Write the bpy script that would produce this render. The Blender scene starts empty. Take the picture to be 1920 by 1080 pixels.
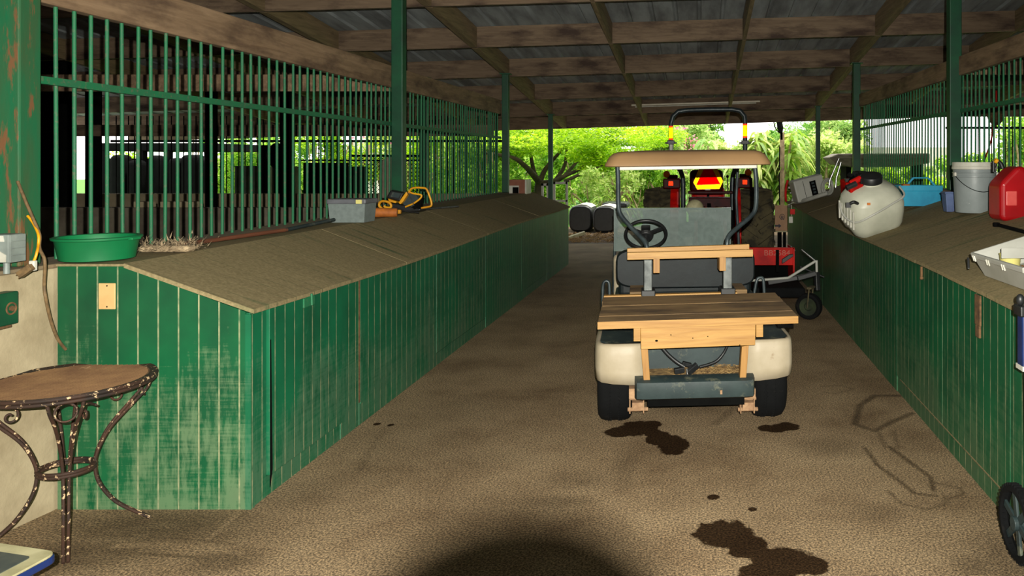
SKY = 2.6; FLASH = 2000.0; SUN = 5.0; EXPO = 0.0
import bpy, bmesh, math, random
import numpy as np
from mathutils import Vector, Matrix
random.seed(7)
S = bpy.context.scene; COL = S.collection
F = 1500.0; PX = 1313.0; PY = 305.0; H = 1.6
PI = math.pi
def P(x, y, Y):                    # pixel at depth Y -> world point
    return Vector(((x-PX)*Y/F, Y, H-(y-PY)*Y/F))
def lin(c): return c/12.92 if c <= .04045 else ((c+.055)/1.055)**2.4
def rgb(r, g, b): return (lin(r/255), lin(g/255), lin(b/255), 1)
# ---------------------------------------------------------------- materials
def newmat(name):
    m = bpy.data.materials.new(name); m.use_nodes = True
    nt = m.node_tree; return m, nt, nt.nodes['Principled BSDF']
def ramp(nt, fac, stops):
    r = nt.nodes.new('ShaderNodeValToRGB'); el = r.color_ramp.elements
    while len(el) < len(stops): el.new(.5)
    for e, (p, c) in zip(el, stops): e.position = p; e.color = c
    nt.links.new(fac, r.inputs[0]); return r.outputs[0]
def noise(nt, scale, vec=None, detail=4, rough=.6, dist=0):
    n = nt.nodes.new('ShaderNodeTexNoise'); n.inputs['Scale'].default_value = scale
    n.inputs['Detail'].default_value = detail; n.inputs['Roughness'].default_value = rough
    n.inputs['Distortion'].default_value = dist
    if vec is not None: nt.links.new(vec, n.inputs['Vector'])
    return n.outputs['Fac']
def coords(nt, kind='Object', scale=(1,1,1)):
    t = nt.nodes.new('ShaderNodeTexCoord'); mp = nt.nodes.new('ShaderNodeMapping')
    mp.inputs['Scale'].default_value = scale
    nt.links.new(t.outputs[kind], mp.inputs['Vector']); return mp.outputs['Vector']
def mix(nt, fac, a, b, mode='MIX'):
    m = nt.nodes.new('ShaderNodeMix'); m.data_type = 'RGBA'; m.blend_type = mode
    for s, v in ((m.inputs[0], fac), (m.inputs[6], a), (m.inputs[7], b)):
        if isinstance(v, (int, float, tuple)): s.default_value = v
        else: nt.links.new(v, s)
    return m.outputs[2]
def math_(nt, op, a, b=None, c=None):
    m = nt.nodes.new('ShaderNodeMath'); m.operation = op
    for s, v in zip(m.inputs, (a, b, c)):
        if v is None: continue
        if isinstance(v, (int, float)): s.default_value = v
        else: nt.links.new(v, s)
    return m.outputs[0]
def bump(nt, bs, h, strength=.3, dist=.01):
    b = nt.nodes.new('ShaderNodeBump'); b.inputs['Strength'].default_value = strength
    b.inputs['Distance'].default_value = dist
    nt.links.new(h, b.inputs['Height']); nt.links.new(b.outputs[0], bs.inputs['Normal'])
def basic(name, c1, c2=None, scale=8, rough=.6, metal=0, bmp=0, lo=.35, hi=.65, stretch=(1,1,1), bscale=None, spec=.5):
    m, nt, bs = newmat(name)
    bs.inputs['Roughness'].default_value = rough; bs.inputs['Metallic'].default_value = metal
    bs.inputs['Specular IOR Level'].default_value = spec
    if c2 is None: c2 = tuple(x*.75 for x in c1[:3])+(1,)
    v = coords(nt, 'Object', stretch); n = noise(nt, scale, v)
    nt.links.new(ramp(nt, n, [(lo, c1), (hi, c2)]), bs.inputs['Base Color'])
    if bmp: bump(nt, bs, noise(nt, bscale or scale*4, v), bmp)
    return m
def m_siding(name, axis, c_main, c_dark, scratch, period=.0935, horiz=False):
    m, nt, bs = newmat(name); bs.inputs['Roughness'].default_value = .5
    v = coords(nt)
    sep = nt.nodes.new('ShaderNodeSeparateXYZ'); nt.links.new(v, sep.inputs[0])
    co = sep.outputs[axis]
    fr = math_(nt, 'FRACT', math_(nt, 'DIVIDE', co, period))
    d = math_(nt, 'ABSOLUTE', math_(nt, 'SUBTRACT', fr, .5))        # .5 at groove
    gr = math_(nt, 'GREATER_THAN', d, .462)
    base = ramp(nt, noise(nt, 2.2, v, 5), [(.35, c_main), (.65, c_dark)])
    # scratched dusty wear, streaked
    n1 = noise(nt, 1.0, coords(nt, 'Object', (26, 26, 5)), 6, .75)
    n2 = noise(nt, 1.0, coords(nt, 'Object', (2.2, 2.2, 1.8)), 3, .5)
    n3 = noise(nt, 1.0, coords(nt, 'Object', (4, 4, 90)), 3, .6)
    low = math_(nt, 'SUBTRACT', 1.12, math_(nt, 'MULTIPLY', sep.outputs[2], 1.05))
    w = math_(nt, 'MULTIPLY', n1, math_(nt, 'MULTIPLY', n2, math_(nt, 'ADD', low, .55)))
    w = math_(nt, 'ADD', w, math_(nt, 'MULTIPLY', math_(nt, 'SUBTRACT', n3, .5), .28))
    wr = ramp(nt, w, [(.27, (0,0,0,1)), (.42, (1,1,1,1))])
    col = mix(nt, math_(nt, 'MULTIPLY', wr, .42), base, scratch)
    gn = noise(nt, 1.0, coords(nt, 'Object', (3, 3, 14)), 3)
    gcol = ramp(nt, gn, [(.35, rgb(150,150,115)), (.7, rgb(60,100,70))])
    col = mix(nt, gr, col, gcol)
    nt.links.new(col, bs.inputs['Base Color'])
    h = math_(nt, 'SUBTRACT', math_(nt, 'MULTIPLY', n3, .12), gr)
    bump(nt, bs, h, .4, .004)
    return m
def m_dustytop(name, axis, ):
    m, nt, bs = newmat(name); bs.inputs['Roughness'].default_value = .95
    bs.inputs['Specular IOR Level'].default_value = .15
    v = coords(nt)
    sc = (1.2, 14, 1.2)
    streak = noise(nt, 1.0, coords(nt, 'Object', sc), 4, .6)
    dust = ramp(nt, noise(nt, 60, v, 3), [(.3, rgb(146,132,98)), (.7, rgb(118,106,76))])
    green = rgb(22, 76, 48)
    big = noise(nt, 1.4, v, 4)
    f = ramp(nt, math_(nt, 'ADD', math_(nt, 'MULTIPLY', streak, .75), math_(nt, 'MULTIPLY', big, .35)), [(.62, (0,0,0,1)), (.75, (1,1,1,1))])
    col = mix(nt, math_(nt, 'MULTIPLY', f, .75), dust, green)
    sep = nt.nodes.new('ShaderNodeSeparateXYZ'); nt.links.new(v, sep.inputs[0])
    fr = math_(nt, 'FRACT', math_(nt, 'DIVIDE', sep.outputs[1], .0935))
    g = math_(nt, 'GREATER_THAN', math_(nt, 'ABSOLUTE', math_(nt, 'SUBTRACT', fr, .5)), .47)
    gm = math_(nt, 'MULTIPLY', g, ramp(nt, noise(nt, 1.0, coords(nt,'Object',(2,2,2)), 3), [(.45,(0,0,0,1)),(.6,(1,1,1,1))]))
    col = mix(nt, math_(nt, 'MULTIPLY', gm, .7), col, rgb(40,66,42))
    nt.links.new(col, bs.inputs['Base Color'])
    bump(nt, bs, noise(nt, 120, v, 3), .3, .003)
    return m
def m_wood(name, c1, c2, axis=0, rough=.6, knots=True, dirt=None):
    m, nt, bs = newmat(name); bs.inputs['Roughness'].default_value = rough
    sc = [16, 16, 16]; sc[axis] = 1.1
    v = coords(nt, 'Object', tuple(sc))
    n = noise(nt, 1.6, v, 5, .65, .8)
    col = ramp(nt, n, [(.3, c1), (.7, c2)])
    if dirt:
        sd = [5, 5, 5]; sd[axis] = 1.5
        dn = noise(nt, 1.0, coords(nt, 'Object', tuple(sd)), 5, .65)
        col = mix(nt, ramp(nt, dn, [(.46, (0,0,0,1)), (.66, (1,1,1,1))]), col, dirt)
    nt.links.new(col, bs.inputs['Base Color'])
    bump(nt, bs, n, .25, .004)
    return m
def m_chip(name, base, chip, lo=.55, hi=.6, scale=22, rough=.6, metal=0, c3=None, stretch=(1,1,1), spec=.4):
    m, nt, bs = newmat(name); bs.inputs['Roughness'].default_value = rough
    bs.inputs['Metallic'].default_value = metal; bs.inputs['Specular IOR Level'].default_value = spec
    v = coords(nt, 'Object', stretch)
    b = ramp(nt, noise(nt, 6, v), [(.35, base), (.65, c3 or tuple(x*.6 for x in base[:3])+(1,))])
    f = ramp(nt, noise(nt, scale, v, 5, .7), [(lo, (0,0,0,1)), (hi, (1,1,1,1))])
    nt.links.new(mix(nt, f, b, chip), bs.inputs['Base Color'])
    bump(nt, bs, noise(nt, scale*2, v), .3, .003)
    return m
def m_leaf(name, c1, c2, c3, scale=1.2, trans=.35):
    m, nt, bs = newmat(name)
    g = nt.nodes.new('ShaderNodeNewGeometry')
    v = coords(nt)
    n = noise(nt, scale, v, 3)
    a = math_(nt, 'ADD', math_(nt, 'MULTIPLY', n, .7), math_(nt, 'MULTIPLY', g.outputs['Random Per Island'], .35))
    col = ramp(nt, a, [(.3, c1), (.52, c2), (.75, c3)])
    nt.links.new(col, bs.inputs['Base Color']); bs.inputs['Roughness'].default_value = .55
    tr = nt.nodes.new('ShaderNodeBsdfTranslucent'); nt.links.new(col, tr.inputs['Color'])
    mx = nt.nodes.new('ShaderNodeMixShader'); mx.inputs[0].default_value = trans
    nt.links.new(bs.outputs[0], mx.inputs[1]); nt.links.new(tr.outputs[0], mx.inputs[2])
    nt.links.new(mx.outputs[0], nt.nodes['Material Output'].inputs['Surface'])
    return m
GREEN = rgb(2, 88, 50); GREEND = rgb(2, 64, 38)
M = {}
M['side_y'] = m_siding('green_siding_along', 1, rgb(4,100,64), rgb(4,76,48), rgb(88,124,96))
M['side_x'] = m_siding('green_siding_end', 0, GREEN, GREEND, rgb(128,150,112))
M['side_yr'] = m_siding('green_siding_right', 1, rgb(4,92,54), rgb(4,68,42), rgb(90,118,84))
M['top'] = m_dustytop('dusty_boards', 1)
M['gpost'] = basic('green_painted_steel', rgb(4,78,46), rgb(8,58,38), 5, .5)
M['gpost_rust'] = m_chip('green_paint_rusting', rgb(20,96,60), rgb(112,78,50), .55, .62, 9, c3=rgb(52,84,52), stretch=(2.4,2.4,.4))
M['bar'] = m_chip('green_bar_paint', rgb(26,108,68), rgb(92,98,76), .55, .68, 40, c3=rgb(40,100,68))
M['beam'] = m_wood('brown_lumber', rgb(150,124,96), rgb(112,88,64), 1, .8, dirt=rgb(82,62,46))
M['purlin'] = m_wood('weathered_crossbeam', rgb(130,110,88), rgb(100,82,64), 0, .85, dirt=rgb(62,46,36))
M['rafter'] = m_wood('greyed_rafter', rgb(146,126,92), rgb(104,88,62), 1, .85)
M['sheet'] = basic('galvanised_roof_sheet', rgb(164,172,172), rgb(118,122,122), 1.5, .8, 0, stretch=(3,.5,3))
M['concwall'] = basic('cream_painted_concrete', rgb(172,158,128), rgb(142,128,100), 3, .85, 0, .3, bscale=30)
M['ledge'] = basic('dirty_ledge', rgb(134,112,84), rgb(112,98,76), 6, .95, 0, .3)
M['block'] = basic('grey_blockwork', rgb(120,112,96), rgb(84,74,62), 3, .9, 0, .3)
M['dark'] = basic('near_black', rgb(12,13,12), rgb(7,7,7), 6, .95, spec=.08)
M['black'] = basic('black_plastic', rgb(30,32,33), rgb(16,17,18), 10, .45)
M['tyre'] = m_chip('tyre_rubber', rgb(15,16,17), rgb(34,32,29), .6, .75, 7, .9, spec=.15)
M['tyremud'] = m_chip('muddy_tyre', rgb(84,76,52), rgb(46,42,32), .5, .62, 6, .9, c3=rgb(60,54,38))
M['pine'] = m_wood('fresh_pine', rgb(182,140,72), rgb(146,102,42), 0, .55)
M['pinev'] = m_wood('fresh_pine_upright', rgb(176,132,66), rgb(142,98,42), 2, .55)
M['plank'] = m_wood('dusty_plank', rgb(138,112,74), rgb(102,78,48), 0, .8, dirt=rgb(64,48,32))
M['cartwhite'] = m_chip('cream_cart_body', rgb(172,160,138), rgb(128,104,74), .68, .78, 8, .5, c3=rgb(160,148,124))
M['cartgrey'] = m_chip('slate_plastic', rgb(46,60,60), rgb(104,106,88), .56, .72, 9, .55, c3=rgb(34,46,48))
M['vinyl'] = m_chip('black_vinyl', rgb(24,32,34), rgb(54,58,52), .62, .8, 9, .55, c3=rgb(17,23,25), spec=.25)
M['tan'] = basic('tan_canopy', rgb(150,118,80), rgb(134,104,70), 2, .5)
M['steel'] = basic('bare_steel', rgb(96,100,98), rgb(58,62,62), 12, .45, .5)
M['blacksteel'] = basic('dark_enamel_tube', rgb(58,68,70), rgb(34,42,46), 14, .4, .3)
M['chrome'] = basic('shiny_metal', rgb(210,210,210), rgb(150,150,150), 14, .22, .95)
M['sand'] = basic('sandy_rust_metal', rgb(176,142,106), rgb(138,106,78), 20, .85)
M['red'] = basic('red_enamel', rgb(206,22,12), rgb(150,10,8), 5, .5, spec=.15)
M['redcan'] = basic('red_polyethylene', rgb(176,6,18), rgb(146,4,12), 3, .35)
M['white'] = basic('white_plastic', rgb(206,204,192), rgb(180,178,164), 6, .5)
M['poly'] = basic('milky_tank_plastic', rgb(196,196,178), rgb(172,174,156), 3, .42)
M['greypail'] = m_chip('grey_pail_plastic', rgb(138,146,146), rgb(226,226,220), .7, .73, 14, .4, c3=rgb(126,134,134))
M['blue'] = basic('sky_blue_plastic', rgb(40,160,196), rgb(28,132,170), 4, .45)
M['navy'] = basic('navy_blue_enamel', rgb(24,44,96), rgb(14,26,60), 5, .35)
M['bluegrey'] = basic('slate_blue_plastic', rgb(92,110,150), rgb(70,84,122), 5, .5)
M['greenbasin'] = basic('bright_green_rubber', rgb(2,116,64), rgb(2,98,54), 3, .55)
M['yellow'] = basic('yellow_plastic', rgb(232,166,20), rgb(190,126,14), 10, .45)
M['orange'] = basic('rusty_orange', rgb(196,112,36), rgb(140,76,26), 9, .7)
M['ivory'] = basic('ivory_plastic', rgb(206,170,116), rgb(194,158,104), 9, .45)
M['bristle'] = basic('dusty_bristle', rgb(176,156,124), rgb(122,104,80), 20, .95)
M['broomwood'] = m_wood('reddish_handle', rgb(126,74,48), rgb(88,50,34), 1, .6)
M['fluff'] = M['bristle']
M['ironrust'] = m_chip('rusting_wrought_iron', rgb(30,22,17), rgb(206,176,136), .58, .62, 40, .75, c3=rgb(62,38,24))
M['meshrust'] = m_chip('rusting_mesh', rgb(112,84,54), rgb(168,138,100), .66, .8, 5, .9, c3=rgb(88,62,40))
M['hay'] = basic('dry_straw', rgb(164,134,84), rgb(106,80,48), 30, .95)
M['greytray'] = basic('pale_grey_plastic', rgb(176,176,168), rgb(160,160,150), 4, .45)
M['paleyellow'] = basic('pale_yellow_plastic', rgb(224,216,134), rgb(210,200,120), 4, .5)
M['cable'] = basic('dusty_cable', rgb(120,96,62), rgb(86,68,44), 40, .7)
M['greybox'] = basic('grey_steel_box', rgb(136,146,140), rgb(112,120,116), 8, .5)
M['signtan'] = basic('tan_signboard', rgb(190,150,118), rgb(176,138,106), 9, .7)
M['rustbrown'] = basic('rust_brown', rgb(110,80,48), rgb(72,52,32), 30, .85)
M['bark'] = basic('tree_bark', rgb(74,58,42), rgb(44,36,28), 6, .95, 0, .4)
M['barkpale'] = basic('pale_bark', rgb(176,154,116), rgb(120,100,74), 6, .95, 0, .4)
M['greywood'] = basic('weathered_grey_planks', rgb(120,112,96), rgb(84,78,66), 4, .9, stretch=(1,6,6))
M['creamrim'] = basic('cream_rim', rgb(196,190,150), rgb(160,154,116), 8, .6)
M['slate'] = basic('slate_surface', rgb(64,72,70), rgb(92,96,84), 5, .6)
M['tube_lamp'] = basic('unlit_tube', rgb(210,200,176), rgb(190,180,156), 5, .4)
M['brick'] = basic('terracotta', rgb(150,96,76), rgb(128,80,62), 7, .85)
M['lens_amber'] = basic('amber_lens', rgb(255,124,20), rgb(240,96,10), 12, .3, spec=.2)
M['lens_and_glow_red'] = basic('red_lens_and_glow', rgb(64,6,6), rgb(40,4,4), 12, .5, spec=.12)  # also colours the emblem's red glow into dark parts around it
M['graphics'] = basic('dark_print', rgb(40,34,60), rgb(30,26,50), 5, .6)
M['redprint'] = basic('pale_print', rgb(186,92,72), rgb(176,84,66), 5, .6)
M['emblemred'] = basic('fluorescent_red_face', rgb(250,30,14), rgb(240,24,10), 5, .5)
def m_glass(name, col, alpha, rough=.1):
    m, nt, bs = newmat(name)
    bs.inputs['Roughness'].default_value = rough
    v = coords(nt)
    nt.links.new(ramp(nt, noise(nt, 30, v), [(.35, col), (.65, tuple(x*.8 for x in col[:3])+(1,))]), bs.inputs['Base Color'])
    tr = nt.nodes.new('ShaderNodeBsdfTransparent'); tr.inputs[0].default_value = (.93,.97,.95,1)
    mx = nt.nodes.new('ShaderNodeMixShader'); mx.inputs[0].default_value = alpha
    nt.links.new(tr.outputs[0], mx.inputs[1]); nt.links.new(bs.outputs[0], mx.inputs[2])
    nt.links.new(mx.outputs[0], nt.nodes['Material Output'].inputs['Surface'])
    return m
M['shield'] = m_glass('clear_acrylic_painted_reflection', rgb(128,142,138), .58)  # grey tint stands in for flash and ambient reflection
M['cleartub'] = m_glass('cloudy_clear_plastic', rgb(150,162,160), .6, .3)
def m_retro(name, col, rough):
    m, nt, bs = newmat(name); bs.inputs['Metallic'].default_value = 1; bs.inputs['Roughness'].default_value = rough
    v = coords(nt); nt.links.new(ramp(nt, noise(nt, 3, v), [(.4, col), (.6, tuple(x*.97 for x in col[:3])+(1,))]), bs.inputs['Base Color'])
    return m
M['retro_y'] = m_retro('yellow_reflective_prism', (1.0, .78, .12, 1), .22)
M['retro_r'] = m_retro('red_reflective_prism', (1.0, .28, .16, 1), .26)
M['retro_face'] = m_retro('red_reflective_face', (1.0, .03, .02, 1), .3)
M['leaf_y'] = m_leaf('feathery_yellow_green_leaves', rgb(104,150,6), rgb(172,214,20), rgb(226,240,70), .6, .55)
M['leaf_m'] = m_leaf('mid_green_leaves', rgb(78,136,24), rgb(150,196,54), rgb(214,232,110), .8, .5)
M['leaf_d'] = m_leaf('deep_green_leaves', rgb(62,112,34), rgb(112,166,58), rgb(176,208,100), .8, .5)
M['leaf_p'] = m_leaf('pale_green_leaves', rgb(130,170,70), rgb(200,220,120), rgb(242,240,180), .8, .5)
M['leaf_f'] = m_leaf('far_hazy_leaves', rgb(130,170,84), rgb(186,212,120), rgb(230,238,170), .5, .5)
M['leaf_s'] = m_leaf('strap_leaves', rgb(70,120,24), rgb(150,186,60), rgb(236,232,150), 1.5, .45)
M['flower'] = m_leaf('pink_blossom', rgb(230,110,150), rgb(240,140,170), rgb(250,180,190), 1, .4)
M['grass'] = basic('lawn', rgb(96,150,44), rgb(66,112,32), 3, .95, 0, .3)
M['mulch'] = basic('dirt_mulch', rgb(110,88,60), rgb(74,58,40), 12, .95, 0, .4)
M['shedwall'] = basic('old_brown_boards', rgb(74,58,44), rgb(48,38,30), 2, .9, stretch=(6,6,.6))
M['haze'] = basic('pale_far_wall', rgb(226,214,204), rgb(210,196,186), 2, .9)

# ---------------------------------------------------------------- mesh helpers
MATS = {}
class MB:
    def __init__(s, thing=None, tf=None, loc=None):
        s.v = []; s.f = []; s.tf = tf
        s.inv = MATS.get(thing.name) if thing is not None else None
        if loc is not None: s.inv = Matrix.Translation(-Vector(loc))
        s.loc = loc
    def add(s, vs, fs, rot=None, at=None):
        b = len(s.v)
        for p in vs:
            p = Vector(p)
            if rot is not None: p = rot @ p
            if at is not None: p = p + Vector(at)
            if s.tf: p = Vector(s.tf(p))
            if s.inv is not None: p = s.inv @ p
            s.v.append(p[:])
        s.f += [tuple(b+i for i in f) for f in fs]
        return s
    def box(s, x0, x1, y0, y1, z0, z1, rot=None, at=None):
        vs = [(x, y, z) for z in (z0, z1) for y in (y0, y1) for x in (x0, x1)]
        return s.add(vs, [(0,2,3,1),(4,5,7,6),(0,1,5,4),(2,6,7,3),(0,4,6,2),(1,3,7,5)], rot, at)
    def beam(s, a, b, w, h, up=(0,0,1)):
        a = Vector(a); b = Vector(b); d = (b-a).normalized(); u = Vector(up)
        r = d.cross(u).normalized(); u = r.cross(d).normalized()
        vs = []
        for c in (a, b):
            for i, j in ((-1,-1),(1,-1),(1,1),(-1,1)): vs.append(c+r*(w/2*i)+u*(h/2*j))
        return s.add(vs, [(0,3,2,1),(4,5,6,7),(0,1,5,4),(1,2,6,5),(2,3,7,6),(3,0,4,7)])
    def tube(s, pts, r, n=10, closed=False):
        pts = [Vector(p) for p in pts]; N = len(pts)
        rs = r if isinstance(r, (list, tuple)) else [r]*N
        vs = []; prev = None
        for i, p in enumerate(pts):
            if closed: d = pts[(i+1) % N]-pts[i-1]
            else: d = pts[min(i+1, N-1)]-pts[max(i-1, 0)]
            d.normalize()
            if prev is None:
                u = Vector((0,0,1)) if abs(d.z) < .9 else Vector((1,0,0))
            else: u = prev
            a = (u-d*u.dot(d)).normalized(); b = d.cross(a); prev = a
            for k in range(n):
                t = 2*PI*k/n; vs.append(p+a*(math.cos(t)*rs[i])+b*(math.sin(t)*rs[i]))
        fs = []
        for i in range(N if closed else N-1):
            j = (i+1) % N
            for k in range(n): fs.append((i*n+k, i*n+(k+1) % n, j*n+(k+1) % n, j*n+k))
        if not closed: fs += [tuple(range(n-1, -1, -1)), tuple(range((N-1)*n, N*n))]
        return s.add(vs, fs)
    def lathe(s, prof, at=(0,0,0), rot=None, n=32, sx=1, sy=1):
        vs = []; fs = []
        for r, z in prof:
            for k in range(n):
                t = 2*PI*k/n; vs.append((r*math.cos(t)*sx, r*math.sin(t)*sy, z))
        for i in range(len(prof)-1):
            for k in range(n): fs.append((i*n+k, i*n+(k+1) % n, (i+1)*n+(k+1) % n, (i+1)*n+k))
        return s.add(vs, fs, rot, at)
    def torus(s, at, R, r, rot=None, n=36, m=8, sx=1):
        vs = []; fs = []
        for i in range(n):
            a = 2*PI*i/n
            for j in range(m):
                b = 2*PI*j/m; q = R+r*math.cos(b); vs.append((q*math.cos(a)*sx, q*math.sin(a), r*math.sin(b)))
        for i in range(n):
            for j in range(m): fs.append((i*m+j, ((i+1) % n)*m+j, ((i+1) % n)*m+(j+1) % m, i*m+(j+1) % m))
        return s.add(vs, fs, rot, at)
    def ball(s, at, r, n=14, sc=(1,1,1), rot=None):
        vs = [(0,0,-r*sc[2])]; fs = []; m = n//2
        for i in range(1, m):
            a = -PI/2+PI*i/m
            for k in range(n):
                t = 2*PI*k/n; vs.append((r*sc[0]*math.cos(a)*math.cos(t), r*sc[1]*math.cos(a)*math.sin(t), r*sc[2]*math.sin(a)))
        vs.append((0,0,r*sc[2])); T = len(vs)-1
        for k in range(n): fs.append((0, 1+(k+1) % n, 1+k)); fs.append((T, T-n+k, T-n+(k+1) % n))
        for i in range(m-2):
            for k in range(n): fs.append((1+i*n+k, 1+i*n+(k+1) % n, 1+(i+1)*n+(k+1) % n, 1+(i+1)*n+k))
        return s.add(vs, fs, rot, at)
    def prism(s, poly, fn, t0, t1):       # poly 2-d points, fn(u, v, t) -> point
        n = len(poly); vs = [fn(u, v, t0) for u, v in poly]+[fn(u, v, t1) for u, v in poly]
        fs = [tuple(range(n-1, -1, -1)), tuple(range(n, 2*n))]
        fs += [(i, (i+1) % n, n+(i+1) % n, n+i) for i in range(n)]
        return s.add(vs, fs)
    def build(s, name, mat, parent=None, bevel=0, smooth=None, seg=2, sub=0, recalc=True):
        me = bpy.data.meshes.new(name); me.from_pydata(s.v, [], s.f)
        if recalc:
            bm = bmesh.new(); bm.from_mesh(me); bmesh.ops.recalc_face_normals(bm, faces=bm.faces); bm.to_mesh(me); bm.free()
        me.materials.append(M[mat] if isinstance(mat, str) else mat)
        o = bpy.data.objects.new(name, me); COL.objects.link(o)
        if s.loc is not None: o.location = s.loc
        if parent is not None: o.parent = parent; MATS[o.name] = MATS.get(parent.name, Matrix())
        if smooth is not None:
            for p in me.polygons: p.use_smooth = True
            if smooth: me.set_sharp_from_angle(angle=math.radians(smooth))
        if bevel:
            b = o.modifiers.new('bevel', 'BEVEL'); b.width = bevel; b.segments = seg; b.limit_method = 'ANGLE'; b.angle_limit = math.radians(40)
        if sub:
            q = o.modifiers.new('sub', 'SUBSURF'); q.levels = sub; q.render_levels = sub
        return o
def tag(o, label=None, cat=None, group=None, kind=None):
    if label: o['label'] = label
    if cat: o['category'] = cat
    if group: o['group'] = group
    if kind: o['kind'] = kind
    return o
def thing(name, label, cat, loc=(0,0,0), rotz=0, group=None):
    o = bpy.data.objects.new(name, None); COL.objects.link(o); o.empty_display_size = .1
    o.location = loc; o.rotation_euler = (0, 0, rotz)
    MATS[o.name] = (Matrix.Translation(Vector(loc)) @ Matrix.Rotation(rotz, 4, 'Z')).inverted()
    return tag(o, label, cat, group)
def euler(x, y, z): return (Matrix.Rotation(z, 3, 'Z') @ Matrix.Rotation(y, 3, 'Y') @ Matrix.Rotation(x, 3, 'X'))
def smoothpath(pts, k=6):                 # Catmull-Rom
    pts = [Vector(p) for p in pts]; out = []
    for i in range(len(pts)-1):
        p0 = pts[max(i-1, 0)]; p1 = pts[i]; p2 = pts[i+1]; p3 = pts[min(i+2, len(pts)-1)]
        for j in range(k):
            t = j/k
            out.append(.5*((2*p1)+(p2-p0)*t+(2*p0-5*p1+4*p2-p3)*t*t+(3*p1-p0-3*p2+p3)*t**3))
    out.append(pts[-1]); return out
# ================================================================ camera, world, lights
cam = bpy.data.cameras.new('camera'); co = bpy.data.objects.new('camera', cam); COL.objects.link(co)
co.location = (0, 0, H); co.rotation_euler = (PI/2, 0, 0)
cam.sensor_width = 36; cam.lens = F/1920*36; cam.shift_x = (960-PX)/1920; cam.shift_y = (PY-540)/1920
cam.clip_start = .02; cam.clip_end = 300
S.camera = co
w = bpy.data.worlds.new('sky'); S.world = w; w.use_nodes = True
wn = w.node_tree; bg = wn.nodes['Background']
tc = wn.nodes.new('ShaderNodeTexCoord'); sx = wn.nodes.new('ShaderNodeSeparateXYZ')
wn.links.new(tc.outputs['Generated'], sx.inputs[0])
wn.links.new(ramp(wn, sx.outputs[2], [(0, (1.0,.955,.93,1)), (.35, (1,.97,.95,1)), (1, (.88,.94,1,1))]), bg.inputs[0])
bg.inputs[1].default_value = SKY
AX = Vector((-.235, 1, -.157)).normalized()
UP = (Vector((0,0,1))-AX*AX.z).normalized()
CAM = Vector((0,0,H))
FL = CAM-AX*.2+UP*.09
sp = bpy.data.lights.new('camera_flash', 'SPOT'); sp.energy = FLASH; sp.spot_size = math.radians(104); sp.spot_blend = .9
sp.shadow_soft_size = .007; sp.color = (1, .965, .86)
so = bpy.data.objects.new('camera_flash', sp); COL.objects.link(so); so.location = FL
so.rotation_euler = AX.to_track_quat('-Z', 'Y').to_euler()
sun = bpy.data.lights.new('sun', 'SUN'); sun.energy = SUN; sun.angle = math.radians(8); sun.color = (1, .95, .8)
su = bpy.data.objects.new('sun', sun); COL.objects.link(su); su.rotation_euler = Vector((-.35, -.25, -1)).to_track_quat('-Z', 'Y').to_euler()
# the photographer's camera, whose lens barrel shades the flash at the foot of the picture
q = AX.to_track_quat('Z', 'Y').to_matrix()
T = thing('photo_camera', 'black photo camera with a long lens barrel, held at eye height facing the aisle', 'camera', CAM-AX*.2)
MB(T).lathe([(.001,-.17),(.0385,-.17),(.0385,-.005),(.034,-.004),(.028,-.02),(.001,-.022)], CAM, q, 40).build('lens_barrel', 'black', T, smooth=40)
MB(T).box(-.065,.065,-.05,.04,-.035,.03, q, CAM-AX*.21).build('camera_body', 'black', T, bevel=.008)

S.view_settings.view_transform = 'Standard'; S.view_settings.look = 'None'
S.view_settings.gamma = 1; S.view_settings.use_curve_mapping = False
S.view_settings.exposure = EXPO

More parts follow.
